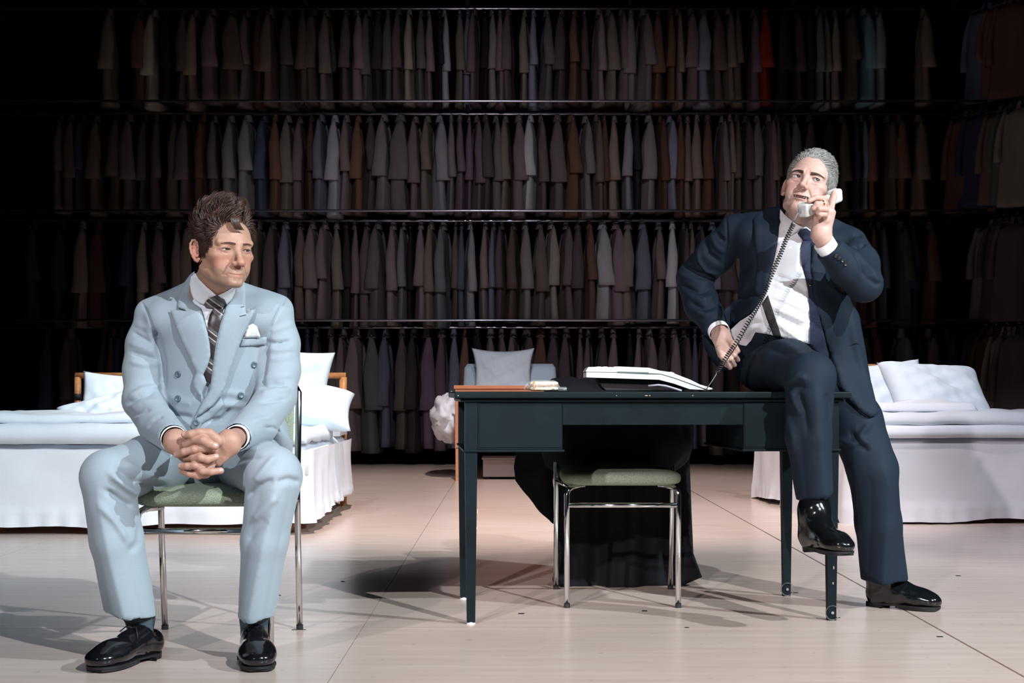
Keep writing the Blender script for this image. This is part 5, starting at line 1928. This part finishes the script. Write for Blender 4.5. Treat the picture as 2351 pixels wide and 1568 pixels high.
    fl2.append((Z3([(150, 420), (185, 600), (235, 850), (318, 1190)]), 34, 0.012, 'tent'))                   # crease left leg
    fl2.append((Z3([(1190, 330), (1170, 520), (1105, 800), (1035, 1190)]), 34, 0.015, 'tent'))               # crease right leg
    fo2([(230, 370), (310, 440), (385, 500)], 7, 0.012); fo2([(200, 460), (290, 520), (370, 560)], 7, -0.010)
    fo2([(180, 540), (260, 640), (330, 760)], 8, 0.008); fo2([(260, 330), (380, 420), (560, 450)], 8, -0.009)
    fo2([(300, 300), (420, 370), (560, 400)], 9, 0.007)
    fo2([(1060, 420), (1120, 340), (1180, 270)], 8, 0.009); fo2([(1010, 500), (1090, 440), (1170, 400)], 7, -0.010)
    fo2([(1050, 640), (1120, 560), (1180, 480)], 8, 0.009); fo2([(1180, 420), (1260, 400), (1330, 420)], 8, -0.008)
    fo2([(900, 300), (980, 250), (1080, 220)], 6, 0.005); fo2([(890, 340), (990, 290), (1100, 270)], 5, -0.005)
    fo2([(1020, 760), (1080, 680), (1130, 620)], 9, -0.006); fo2([(340, 820), (400, 760), (410, 640)], 9, -0.006)
    tr, Vt, Qt = garment('trousers', f, 0.0048, M_suitA, par, [(q[0], q[1], q[2] * 1.3) + tuple(q[3:]) for q in fl2], (22, 0.0012, 4), 1)
    # socks and shoes
    for a, b in ((J['anL'], P(300, 1392, 4.33)), (J['anR'], P(588, 1392, 4.335))):
        sf = Field()
        sf.chain([a + Vector((0, 0.0, -0.02)), a + Vector((0, 0.01, 0.03)), b], [0.038, 0.036, 0.040], 0.02)
        garment('sock', sf, 0.006, M_sockA, par, None, (60, 0.0012, 1), 1)
    shoe((-1.010, 4.40, 0.0), (-1.128, 4.118, 0.0), par, M_shoe, width=0.050)
    shoe((-0.748, 4.42, 0.0), (-0.680, 4.125, 0.0), par, M_shoe, width=0.050)
    return body
make_seated()

# ------------------------------------------------------------------ man on the telephone
OB = dict(crease=CREASE + [([(0.0, 0.040), (0.035, 0.042)], 0.0018, 0.0009), ([(0.0, 0.054), (0.030, 0.055)], 0.0018, 0.0008), ([(0.006, 0.012), (0.007, 0.026)], 0.0016, 0.0012), ([(0.020, -0.018), (0.030, -0.021), (0.042, -0.017)], 0.0020, 0.0012), ([(0.020, -0.013), (0.030, -0.016), (0.042, -0.012)], 0.003, -0.0012)], mlash=M_browB, jaw=1.08, cheek=1.05, eye=0.0048, eyez=-0.0006, mouth=0.023, smile=0.0045, open=0.0042, chin=-0.001, browz=0.0085, browd=330, browl=0.040, browt=0.0042, hl=0.072, burn=-0.030, gaze=(0.42, 0.22), brow=1.0,
          skin=(0.57, 0.365, 0.305), red=(0.58, 0.25, 0.215), lid=(0.48, 0.26, 0.22), stub=0.25, stubc=(0.50, 0.36, 0.32), lip=(0.50, 0.23, 0.21), hairc=(0.15, 0.145, 0.135))
HB = HeadSpace(P(1857, 431, 5.22), -20, -12, 14, 1.03)

def make_standing():
    base = Vector((1.24, 5.36, 0.0))
    J = dict(
        shL=P(1692, 536, 5.37), elL=P(1592, 640, 5.52), wrL=P(1648, 756, 5.36),
        shR=P(1950, 566, 5.35), elR=P(1984, 652, 5.12), wrR=P(1899, 568, 5.03),
        hipL=P(1752, 838, 5.40), knL=P(1862, 855, 4.94), anL=P(1872, 1170, 4.965),
        hipR=P(1888, 848, 5.42), knR=P(2008, 1085, 5.31), anR=P(2015, 1350, 5.385),
        pel=P(1815, 835, 5.42), chest=P(1818, 610, 5.35), neck=P(1848, 510, 5.31))
    X, Yv = (1, 0, 0), (0, 1, 0)
    hf = head_field(HB, OB)
    hf.cone(HB.p(0, 0.022, -0.055), J['neck'], 0.060, 0.066, 0.03)
    hf.cone(J['neck'], P(1840, 560, 5.34), 0.066, 0.08, 0.03)
    hf.cone(HB.p(0, -0.045, -0.105), J['neck'] + Vector((-0.01, -0.03, 0.0)), 0.026, 0.035, 0.03)
    Vh, Qh = hf.mesh(0.0017, head_post(HB, OB))
    Vh = smooth_verts(Vh, Qh, 1, 0.4)
    bh_ = bvh_np([(Vh, Qh)])
    colh = face_colors(Vh, HB, OB)
    # hand on the handset
    Z4 = lambda a, b, Y: P(1700 + a * 0.2041, 310 + b * 0.2041, Y)
    g = Field()
    g.cone(J['wrR'], Z4(905, 1120, 5.02), 0.028, 0.030, 0.02)
    g.elcone(Z4(905, 1130, 5.02), Z4(945, 860, 5.01), (0.030, 0.022), (0.038, 0.019), (X, Yv), 0.02)
    def fing(pts, r0, r1, k=0.004):
        q = [Z4(*p) for p in pts]
        g.chain(q, [r0 + (r1 - r0) * i / (len(q) - 1) for i in range(len(q))], k)
        return q
    q1 = fing([(960, 820, 5.01), (955, 715, 4.985), (850, 705, 4.965), (775, 740, 4.960)], 0.0105, 0.0082)
    q2 = fing([(960, 850, 5.0), (945, 770, 4.972), (860, 775, 4.953), (822, 825, 4.955)], 0.0105, 0.0085)
    q3 = fing([(960, 890, 5.0), (960, 835, 4.965), (890, 830, 4.948), (868, 870, 4.955)], 0.0100, 0.0080)
    q4 = fing([(955, 950, 5.0), (950, 895, 4.972), (895, 895, 4.958), (880, 925, 4.965)], 0.0092, 0.0074)
    q5 = fing([(880, 1050, 5.01), (960, 960, 5.0), (1015, 830, 5.02), (1048, 700, 5.045), (1050, 655, 5.055)], 0.0140, 0.0092)
    # hand on the hip
    g.cone(J['wrL'], P(1655, 770, 5.33), 0.028, 0.029, 0.02)
    g.elcone(P(1655, 772, 5.33), P(1672, 812, 5.29), (0.032, 0.02), (0.038, 0.018), (X, Yv), 0.02)
    for i, (a, b) in enumerate((((1651, 800), (1668, 838)), ((1660, 806), (1676, 844)), ((1670, 808), (1686, 838)), ((1680, 804), (1694, 826)))):
        g.chain([P(a[0], a[1], 5.29), P((a[0] + b[0]) / 2 - 1, (a[1] + b[1]) / 2, 5.265), P(b[0], b[1], 5.29)], [0.0105, 0.0098, 0.0085], 0.004)
    g.chain([P(1668, 778, 5.31), P(1684, 790, 5.28), P(1694, 806, 5.27)], [0.013, 0.011, 0.009], 0.006)
    Vg, Qg = g.mesh(0.0019)
    Vg = smooth_verts(Vg, Qg, 1)
    colg = np.tile(np.array((0.58, 0.37, 0.31)), (len(Vg), 1))
    for q in (q1, q2, q3, q4, q5):
        for node in (q[1], q[-1]):
            d = np.sqrt(((Vg - np.array(node)) ** 2).sum(1))
            w_ = 0.4 * np.exp(-(d / 0.010) ** 2)
            colg = colg * (1 - w_[:, None]) + np.array((0.62, 0.29, 0.24)) * w_[:, None]
    bf = Field()
    bf.elcone(J['pel'], J['chest'], (0.13, 0.10), (0.15, 0.10), (X, Yv), 0.05)
    bf.cone(J['chest'], J['neck'], 0.09, 0.06, 0.05)
    for s in 'LR':
        bf.cone(J['neck'] + Vector((0, 0.02, -0.06)), J['sh' + s], 0.038, 0.030, 0.03)
        bf.chain([J['sh' + s], J['el' + s], J['wr' + s]], [0.030, 0.032, 0.026], 0.02)
        bf.chain([J['pel'], J['hip' + s], J['kn' + s] + Vector((0, 0.035, -0.01)), J['an' + s]], [0.08, 0.062, 0.036, 0.030], 0.02)
    Vb, Qb = bf.mesh(0.010)
    colb = np.tile(np.array(OB['skin']), (len(Vb), 1))
    me = np_mesh('person', np.concatenate([Vh, Vg, Vb]) - np.array(base), np.concatenate([Qh, Qg + len(Vh), Qb + len(Vh) + len(Vg)]))
    skin_attr(me, np.concatenate([colh, colg, colb]))
    body = link('person', me, M_skinB)
    body.location = base
    tag(body, 'grey-haired person in an open navy suit perched on the desk corner, holding a handset', 'person')
    par = body
    eye_parts(HB, OB, par, M_iris, bh_)
    teeth_part(HB, OB, par)
    brow_parts(HB, OB, par, M_browB, bh_)
    def combed(mb, H, p, nn, rs_):
        top = max(0.0, min(1.0, (p[2] - 0.03) / 0.06))
        d = np.array([0.25 + 0.2 * rs_.normal(), 0.9, 0.15 - 0.5 * (1 - top)])
        d = d - nn * (d @ nn)
        d = d / np.linalg.norm(d) + nn * (0.30 + 0.50 * top * (1 if p[1] < -0.02 else 0.4))
        d /= np.linalg.norm(d)
        ln = 0.020 + 0.026 * top + rs_.uniform(0, 0.008)
        pts = []
        for j in range(6):
            t = j / 5
            q = p - nn * 0.001 + d * ln * t - nn * 0.012 * t * t * (0.6 + top) + np.array([0.002 * math.sin(7 * t + p[0] * 90), 0, 0])
            pts.append(q)
        strand(mb, H, pts, 0.0016)
    hair_part(HB, OB, par, M_hairB, combed, 4200, 6)
    # ring
    rc = (q3[1] + q3[2]) / 2
    rc = q2[1].lerp(q2[2], 0.35)
    ax = (q2[2] - q2[1]).normalized(); u = ax.orthogonal().normalized(); w_ = ax.cross(u)
    adopt(MB().tube([rc + (u * math.cos(t) + w_ * math.sin(t)) * 0.0108 for t in np.linspace(0, 2 * math.pi, 20, endpoint=False)], 0.0022, 6, closed=True).build('finger_ring', M_gold, None, True), par)

    # ---- jacket
    f = Field()
    f.elcone(P(1800, 800, 5.40), P(1818, 600, 5.36), (0.172, 0.150), (0.180, 0.140), (X, Yv), 0.022)
    f.ell(P(1812, 725, 5.30), (0.155, 0.135, 0.16), None, 0.025)
    f.elcone(P(1725, 545, 5.37), P(1918, 570, 5.36), (0.075, 0.105), (0.075, 0.105), ((0, 0, 1), Yv), 0.025)
    f.cone(P(1828, 508, 5.36), P(1682, 520, 5.38), 0.052, 0.040, 0.02)
    f.cone(P(1868, 515, 5.36), P(1958, 555, 5.36), 0.052, 0.042, 0.02)
    f.chain([P(1690, 535, 5.38), P(1644, 585, 5.45), J['elL']], [0.060, 0.068, 0.060], 0.016)
    f.chain([J['elL'], P(1612, 700, 5.45), J['wrL']], [0.060, 0.062, 0.046], 0.016)
    f.chain([P(1950, 566, 5.35), P(1972, 608, 5.24), J['elR']], [0.064, 0.070, 0.060], 0.016)
    f.chain([J['elR'], P(1945, 615, 5.08), J['wrR']], [0.060, 0.060, 0.045], 0.016)
    # skirts of the jacket: swept back at the left, hanging at the right
    f.elcone(P(1705, 770, 5.48), P(1640, 812, 5.50), (0.085, 0.03), (0.075, 0.022), ((-0.55, 0, 0.83), Yv), 0.02)
    f.elcone(P(1925, 740, 5.44), P(1968, 930, 5.46), (0.075, 0.11), (0.060, 0.10), (X, Yv), 0.022)
    f.cone(P(1846, 520, 5.315), P(1852, 420, 5.30), 0.068, 0.08, 0.012, 's')
    for s, nx in (('L', P(1655, 770, 5.33)), ('R', Z4(905, 1120, 5.02))):
        ax = (nx - J['wr' + s]).normalized()
        if s == 'R':
            ax = (ax + (J['wrR'] - J['elR']).normalized()).normalized()
        c = J['wr' + s] - ax * (0.0 if s == 'L' else 0.008)
        Rm = np.array(ax.to_track_quat('Z', 'Y').to_matrix())
        f.box(c + ax * 0.05, (0.055, 0.055, 0.05), Rm, 0, 0.004, 's')
        f.cone(c + ax * 0.012, c + ax * 0.03, 0.0368, 0.0368, 0.003, 's')
    Z5 = zc(1520, 460, 0.3189)
    fl = []
    def fo(L, w_, h):
        fl.append((Z5(L), w_, h))
    fo([(130, 450), (240, 520), (380, 560)], 6, -0.008); fo([(110, 520), (240, 580), (360, 600)], 7, 0.008)
    fo([(120, 600), (260, 660), (350, 640)], 6, -0.008); fo([(150, 660), (280, 720), (380, 700)], 7, 0.008)
    fo([(200, 740), (300, 780), (390, 760)], 6, -0.006); fo([(260, 340), (270, 440), (320, 510), (430, 540)], 4, 0.008)
    fo([(300, 260), (330, 380), (420, 450)], 7, -0.007); fo([(340, 220), (390, 330), (450, 380)], 6, 0.006)
    fo([(230, 800), (310, 830), (390, 800)], 6, 0.006); fo([(390, 230), (420, 270), (450, 290)], 5, -0.007)
    fo([(1370, 240), (1420, 250), (1460, 230)], 5, -0.008); fo([(1370, 280), (1430, 290), (1460, 280)], 5, 0.007)
    fo([(1380, 330), (1430, 330), (1465, 310)], 4, -0.008); fo([(1390, 370), (1430, 450), (1460, 560)], 6, -0.006)
    fo([(1460, 430), (1520, 520), (1560, 600)], 6, 0.006); fo([(1480, 560), (1540, 600), (1580, 600)], 6, -0.005)
    fo([(660, 130), (665, 300), (680, 450), (670, 640)], 3, -0.004)
    fo([(640, 560), (600, 640), (540, 700)], 8, 0.006); fo([(640, 460), (560, 520), (480, 600)], 9, -0.006)
    fo([(460, 110), (470, 300), (450, 520)], 3, -0.004)
    jk, Vj, Qj = garment('jacket', f, 0.0046, M_suitB, par, [(a, w_ * (0.9 if h < 0 else 1.0), h * (1.5 if h < 0 else 1.1)) for a, w_, h in fl], (26, 0.0012, 8), 1)
    # ---- trousers
    f = Field()
    f.ell(P(1818, 838, 5.42), (0.165, 0.130, 0.090), None, 0.022)
    f.chain([J['hipL'], P(1810, 842, 5.16), P(1862, 862, 4.965)], [0.098, 0.090, 0.076], 0.022)
    f.elcone(P(1860, 868, 4.96), P(1856, 1000, 4.965), (0.080, 0.080), (0.073, 0.076), (X, Yv), 0.022)
    f.elcone(P(1856, 1000, 4.965), P(1872, 1160, 4.975), (0.073, 0.076), (0.056, 0.068), (X, Yv), 0.016)
    f.chain([J['hipR'], P(1962, 965, 5.36), P(2004, 1078, 5.31)], [0.096, 0.094, 0.084], 0.022)
    f.elcone(P(2004, 1080, 5.31), P(2016, 1200, 5.33), (0.084, 0.086), (0.079, 0.082), (X, Yv), 0.022)
    f.elcone(P(2016, 1200, 5.33), P(2032, 1345, 5.36), (0.079, 0.082), (0.081, 0.080), (X, Yv), 0.016)
    f.box(P(2032, 1372, 5.36), (0.13, 0.13, 0.062), None, 0, 0.003, 's')
    Rm = np.array(Matrix.Rotation(math.radians(-13), 3, 'Y'))
    f.box(P(1872, 1182, 4.975), (0.12, 0.12, 0.060), Rm, 0, 0.003, 's')
    f.elcone(P(2032, 1360, 5.36), P(2028, 1300, 5.355), (0.073, 0.072), (0.07, 0.07), (X, Yv), 0.003, 's')
    f.elcone(P(1872, 1170, 4.975), P(1868, 1110, 4.97), (0.049, 0.060), (0.049, 0.06), (X, Yv), 0.003, 's')
    Z6 = zc(1560, 880, 0.36994)
    fl = [(Z6([(830, -60), (838, 60), (848, 200), (862, 450), (885, 680)]), 36, 0.016, 'tent'),
          (Z6([(1230, 420), (1285, 640), (1280, 850), (1262, 1240)]), 34, 0.013, 'tent'), (Z6([(1180, 240), (1120, 330), (1180, 400)]), 8, 0.009),
          (Z6([(1060, 300), (1120, 380), (1180, 420)]), 7, -0.008), (Z6([(960, 330), (1060, 380), (1150, 360)]), 8, 0.007),
          (Z6([(690, 20), (720, 120), (760, 200)]), 8, 0.008), (Z6([(740, 60), (780, 180), (800, 320)]), 8, -0.008),
          (Z6([(660, 180), (700, 300), (720, 450)]), 8, 0.007), (Z6([(900, 60), (930, 120), (930, 250)]), 8, -0.007),
          (Z5([(600, 1010), (760, 1000), (900, 1040), (1040, 1120)]), 8, 0.006), (Z5([(560, 1080), (760, 1060), (900, 1110)]), 8, -0.006),
          (Z5([(900, 1320), (980, 1270), (1040, 1280)]), 7, 0.009),
          (Z5([(880, 1370), (950, 1340), (1040, 1340)]), 6, -0.009), (Z6([(1050, 560), (1080, 700), (1110, 900)]), 8, -0.006)]
    tr, Vt, Qt = garment('trousers', f, 0.0050, M_suitB, par, [(q[0], q[1], q[2] * 1.3) + tuple(q[3:]) for q in fl], (22, 0.0012, 4), 1)
    bj = bvh_np([(Vj, Qj)])
    ball = bvh_np([(Vj, Qj), (Vt, Qt)])
    bs = bvh_np([(Vj, Qj), (Vh, Qh)])
    torso = lambda d: d
    # shirt
    shirt = [(848, 60), (862, 120), (840, 200), (830, 300), (805, 420), (780, 520), (762, 620), (740, 680), (700, 740), (640, 820), (560, 870), (485, 940), (500, 990), (560, 1040), (605, 1048), (640, 1010), (672, 950), (740, 960), (860, 985), (980, 1015), (1066, 1034), (1070, 900), (1062, 780), (1050, 640), (1020, 520), (1000, 420), (1000, 330), (1030, 260), (1080, 230), (1010, 190), (940, 160), (880, 100)]
    sfold = [(Z5([(820, 540), (920, 580), (1050, 660)]), 4, -0.006), (Z5([(800, 600), (920, 640), (1040, 700)]), 5, 0.005),
             (Z5([(780, 720), (900, 760), (1060, 840)]), 4, -0.007), (Z5([(800, 770), (920, 820), (1060, 880)]), 5, 0.006),
             (Z5([(820, 830), (920, 880), (1000, 920)]), 4, -0.006), (Z5([(830, 880), (900, 940), (980, 990)]), 5, 0.005),
             (Z5([(520, 960), (600, 960), (660, 900)]), 5, 0.007), (Z5([(560, 900), (640, 880), (720, 880)]), 4, -0.006),
             (Z5([(600, 1030), (640, 980), (700, 930)]), 4, -0.006)]
    sh = adopt(patch('shirt_front', Z5(shirt), bs, 0.008, 0.006, M_shirt, None, step=6, smooth_it=14, folds_l=[(a, w_ * 0.9, h * 1.8) for a, w_, h in sfold], maxd=5.45, mind=5.10), par)
    bsh = bvh_np([(Vj, Qj), (Vh, Qh), (np.array([v.co[:] for v in sh.data.vertices]), np.array([list(p.vertices) + [p.vertices[0]] * (4 - len(p.vertices)) if len(p.vertices) < 4 else list(p.vertices) for p in sh.data.polygons]))])
    # collar, tie
    def band(u, v):
        an = 2 * math.pi * u
        k = [0, 0, 1, 1][int(round(v * 3))]; inn = [0, 1, 1, 0][int(round(v * 3))]
        c = P(1847, 512, 5.315).lerp(P(1850, 497, 5.31), k)
        r = 0.0720 - 0.003 * inn
        return c + Vector((r * math.cos(an), r * math.sin(an) * 1.0, (-0.03 if k == 0 else 0.0) + 0.020 * math.sin(an)))
    adopt(MB().grid(band, 40, 4, True).build('collar_band', M_shirt, None, True), par)
    adopt(patch('shirt_collar', Z5([(850, 70), (846, 130), (880, 245), (905, 265), (1010, 195), (960, 165), (900, 120)]), bsh, 0.012, 0.006, M_shirt, None, step=5, smooth_it=8, maxd=5.36, mind=5.1), par)
    adopt(patch('shirt_collar', Z5([(1010, 195), (1040, 190), (1085, 225), (1100, 260), (1060, 262), (1030, 215)]), bsh, 0.012, 0.006, M_shirt, None, step=5, smooth_it=8, maxd=5.36, mind=5.1), par)
    adopt(patch('tie_knot', Z5([(995, 210), (1040, 200), (1090, 240), (1075, 300), (1015, 290), (975, 240)]), bsh, 0.018, 0.010, M_tieB, None, step=4.5, bulge=0.006, smooth_it=6, maxd=5.36, mind=5.1), par)
    adopt(patch('tie', Z5([(1015, 285), (1000, 340), (1000, 430), (1025, 530), (1050, 640), (1062, 780), (1070, 900), (1062, 1045), (1158, 1140), (1190, 1090), (1165, 960), (1130, 820), (1090, 660), (1070, 500), (1072, 380), (1075, 290)]), bsh, 0.012, 0.004, M_tieB, None, step=5.5, bulge=0.003, smooth_it=10, maxd=5.42, mind=5.08), par)
    adopt(patch('braces', Z5([(718, 745), (762, 680), (800, 800), (862, 992), (800, 975), (752, 850)]), bsh, 0.006, 0.004, mat('dark_striped_brace', (0.02, 0.018, 0.018), 0.6, noise=0.3, nscale=120), None, step=6, smooth_it=4, maxd=5.42, mind=5.08), par)
    adopt(patch('tie_clip', Z5([(1046, 604), (1082, 606), (1082, 614), (1046, 612)]), bsh, 0.018, 0.003, M_gold, None, step=4, smooth_it=1), par)
    # lapel and front of the left half
    lap = [(760, 52), (700, 80), (660, 130), (664, 300), (684, 450), (672, 560), (668, 650), (690, 690), (738, 690), (760, 640), (782, 520), (806, 420), (830, 300), (840, 200), (852, 110), (850, 40)]
    adopt(patch('lapel', Z5(lap), bs, 0.020, 0.008, M_suitB, None, step=6, smooth_it=12, bulge=0.003, edge_round=0.7, maxd=5.42, mind=5.1), par)
    # right half hanging open, over hip and thigh
    pan = [(1078, 300), (1072, 500), (1088, 655), (1120, 780), (1150, 880), (1185, 1000), (1225, 1150), (1285, 1345), (1345, 1440), (1440, 1525), (1500, 1562), (1545, 1545), (1558, 1520), (1510, 1320), (1445, 1150), (1405, 950), (1385, 790), (1350, 690), (1250, 640), (1180, 560), (1170, 420), (1130, 330)]
    adopt(patch('front_panel', Z5(pan), ball, 0.020, 0.010, M_suitB, None, step=8, smooth_it=26, edge_round=0.7, maxd=5.5, mind=5.16,
                folds_l=[(Z5([(1230, 700), (1250, 900), (1330, 1200)]), 12, 0.008), (Z5([(1300, 800), (1340, 1000), (1420, 1250)]), 10, -0.007)]), par)
    adopt(patch('front_panel_flap', Z5([(620, 820), (500, 900), (470, 880), (440, 800), (520, 720), (620, 700), (690, 690), (735, 692), (700, 745)]), bs, 0.016, 0.008, M_suitB, None, step=7, smooth_it=10, edge_round=0.7, maxd=5.5, mind=5.1), par)
    adopt(patch('flap_pocket', Z5([(1380, 1020), (1425, 1030), (1425, 1036), (1380, 1026)]), ball, 0.03, 0.004, M_suitB, None, step=6, smooth_it=3, maxd=5.5), par)
    for (a, b) in ((1250, 398), (1274, 414), (1298, 432), (1320, 458)):
        px, py = Z5([(a, b)])[0]
        c, n = surf(bj, px, py)
        if c is not None:
            disc_button(c + n * 0.001, n, 0.0068, 0.0045, M_buttonB, par)
    cl = [J['wrL'], (P(1655, 770, 5.33) - J['wrL']).normalized()]
    cuff(0.95, cl[0] - cl[1] * 0.03, cl[1], 0.037, 0.038, 0.052, M_shirt, par)
    ax = ((Z4(905, 1120, 5.02) - J['wrR']).normalized() + (J['wrR'] - J['elR']).normalized()).normalized()
    cuff(0.95, J['wrR'] - ax * 0.03, ax, 0.0345, 0.0365, 0.054, M_shirt, par)
    # boots
    sh = shoe((P(1848, 1262, 5.0).x, 5.0, 0.240), (1.036, 4.735, 0.246), par, M_boot, boot_to=P(1872, 1140, 4.975), name='boot', lace=False, width=0.046)
    sh = shoe((1.252, 5.425, 0.0), (1.474, 5.275, 0.0), par, M_boot, boot_to=P(2015, 1310, 5.39), name='boot', lace=False, width=0.046)
    return body, q1
make_standing()

# ------------------------------------------------------------------ handset and coiled cord
hs = empty('telephone_handset', P(1880, 470, 5.03), 0, 'white telephone handset held to the ear of the man on the desk', 'handset')
a = P(1854, 480, 4.985); b = P(1917, 452, 5.10)
ax = (b - a).normalized()
inn = Vector((-0.55, 0.80, 0.2)); inn = (inn - ax * inn.dot(ax)).normalized()    # towards the head
sd = ax.cross(inn)
R = np.array([[ax.x, inn.x, sd.x], [ax.y, inn.y, sd.y], [ax.z, inn.z, sd.z]])
f = Field()
f.box(a.lerp(b, 0.5) - inn * 0.004, ((b - a).length / 2 + 0.01, 0.012, 0.019), R, 0.007, 0.012)
V, Q = f.mesh(0.003)
reroot(link('handle', np_mesh('handle', V, Q), M_phone), hs)
f = Field(); f.box(a - ax * 0.004 + inn * 0.004, (0.022, 0.019, 0.022), R, 0.006, 0.01)
V, Q = f.mesh(0.003)
reroot(link('mouthpiece', np_mesh('mouthpiece', V, Q), M_phone), hs)
f = Field(); f.box(b + ax * 0.008 + inn * 0.006, (0.025, 0.019, 0.023), R, 0.010, 0.01)
V, Q = f.mesh(0.003)
reroot(link('earpiece', np_mesh('earpiece', V, Q), M_phone), hs)
plug = P(1836, 484, 4.968)
reroot(MB().box(-0.004, 0.004, -0.004, 0.004, -0.006, 0.006, bev=0.001).build('cord_socket', M_phonedark), hs).matrix_basis = Matrix.Translation(plug)

cd = empty('coiled_cord', P(1625, 893, 5.13), 0, 'black coiled telephone cord hanging from the handset down to the desk telephone', 'cord')
path = [(1648, 852, 5.12), (1668, 820, 5.09), (1690, 788, 5.06), (1715, 745, 5.03), (1738, 706, 5.01), (1755, 672, 4.998), (1772, 630, 4.99), (1790, 588, 4.985), (1806, 548, 4.98), (1822, 514, 4.975)]
pp = [P(*q) for q in path]
dense = []
for i in range(len(pp) - 1):
    p0 = pp[max(0, i - 1)]; p1 = pp[i]; p2 = pp[i + 1]; p3 = pp[min(len(pp) - 1, i + 2)]
    for k in range(120):
        t = k / 120
        dense.append(0.5 * ((2 * p1) + (p2 - p0) * t + (2 * p0 - 5 * p1 + 4 * p2 - p3) * t * t + (3 * p1 - p0 - 3 * p2 + p3) * t ** 3))
coil = []
n = len(dense)
turns = 66
for i, c in enumerate(dense):
    t = (dense[min(i + 1, n - 1)] - dense[max(i - 1, 0)]).normalized()
    u = t.cross(Vector((0, 1, 0))).normalized(); v = t.cross(u)
    an = 2 * math.pi * turns * i / n
    r = 0.0068
    coil.append(c + (u * math.cos(an) + v * math.sin(an)) * r)
reroot(MB().tube(coil, 0.0019, 5).build('coil', M_cord, None, True), cd)
reroot(MB().tube([P(1620, 896, 5.135), P(1634, 876, 5.13), P(1645, 858, 5.12), coil[0]], 0.0016, 6).build('straight_end', M_wire, None, True), cd)
reroot(MB().tube([coil[-1], P(1826, 500, 4.97), P(1831, 491, 4.967), plug], 0.0016, 6).build('straight_end', M_wire, None, True), cd)
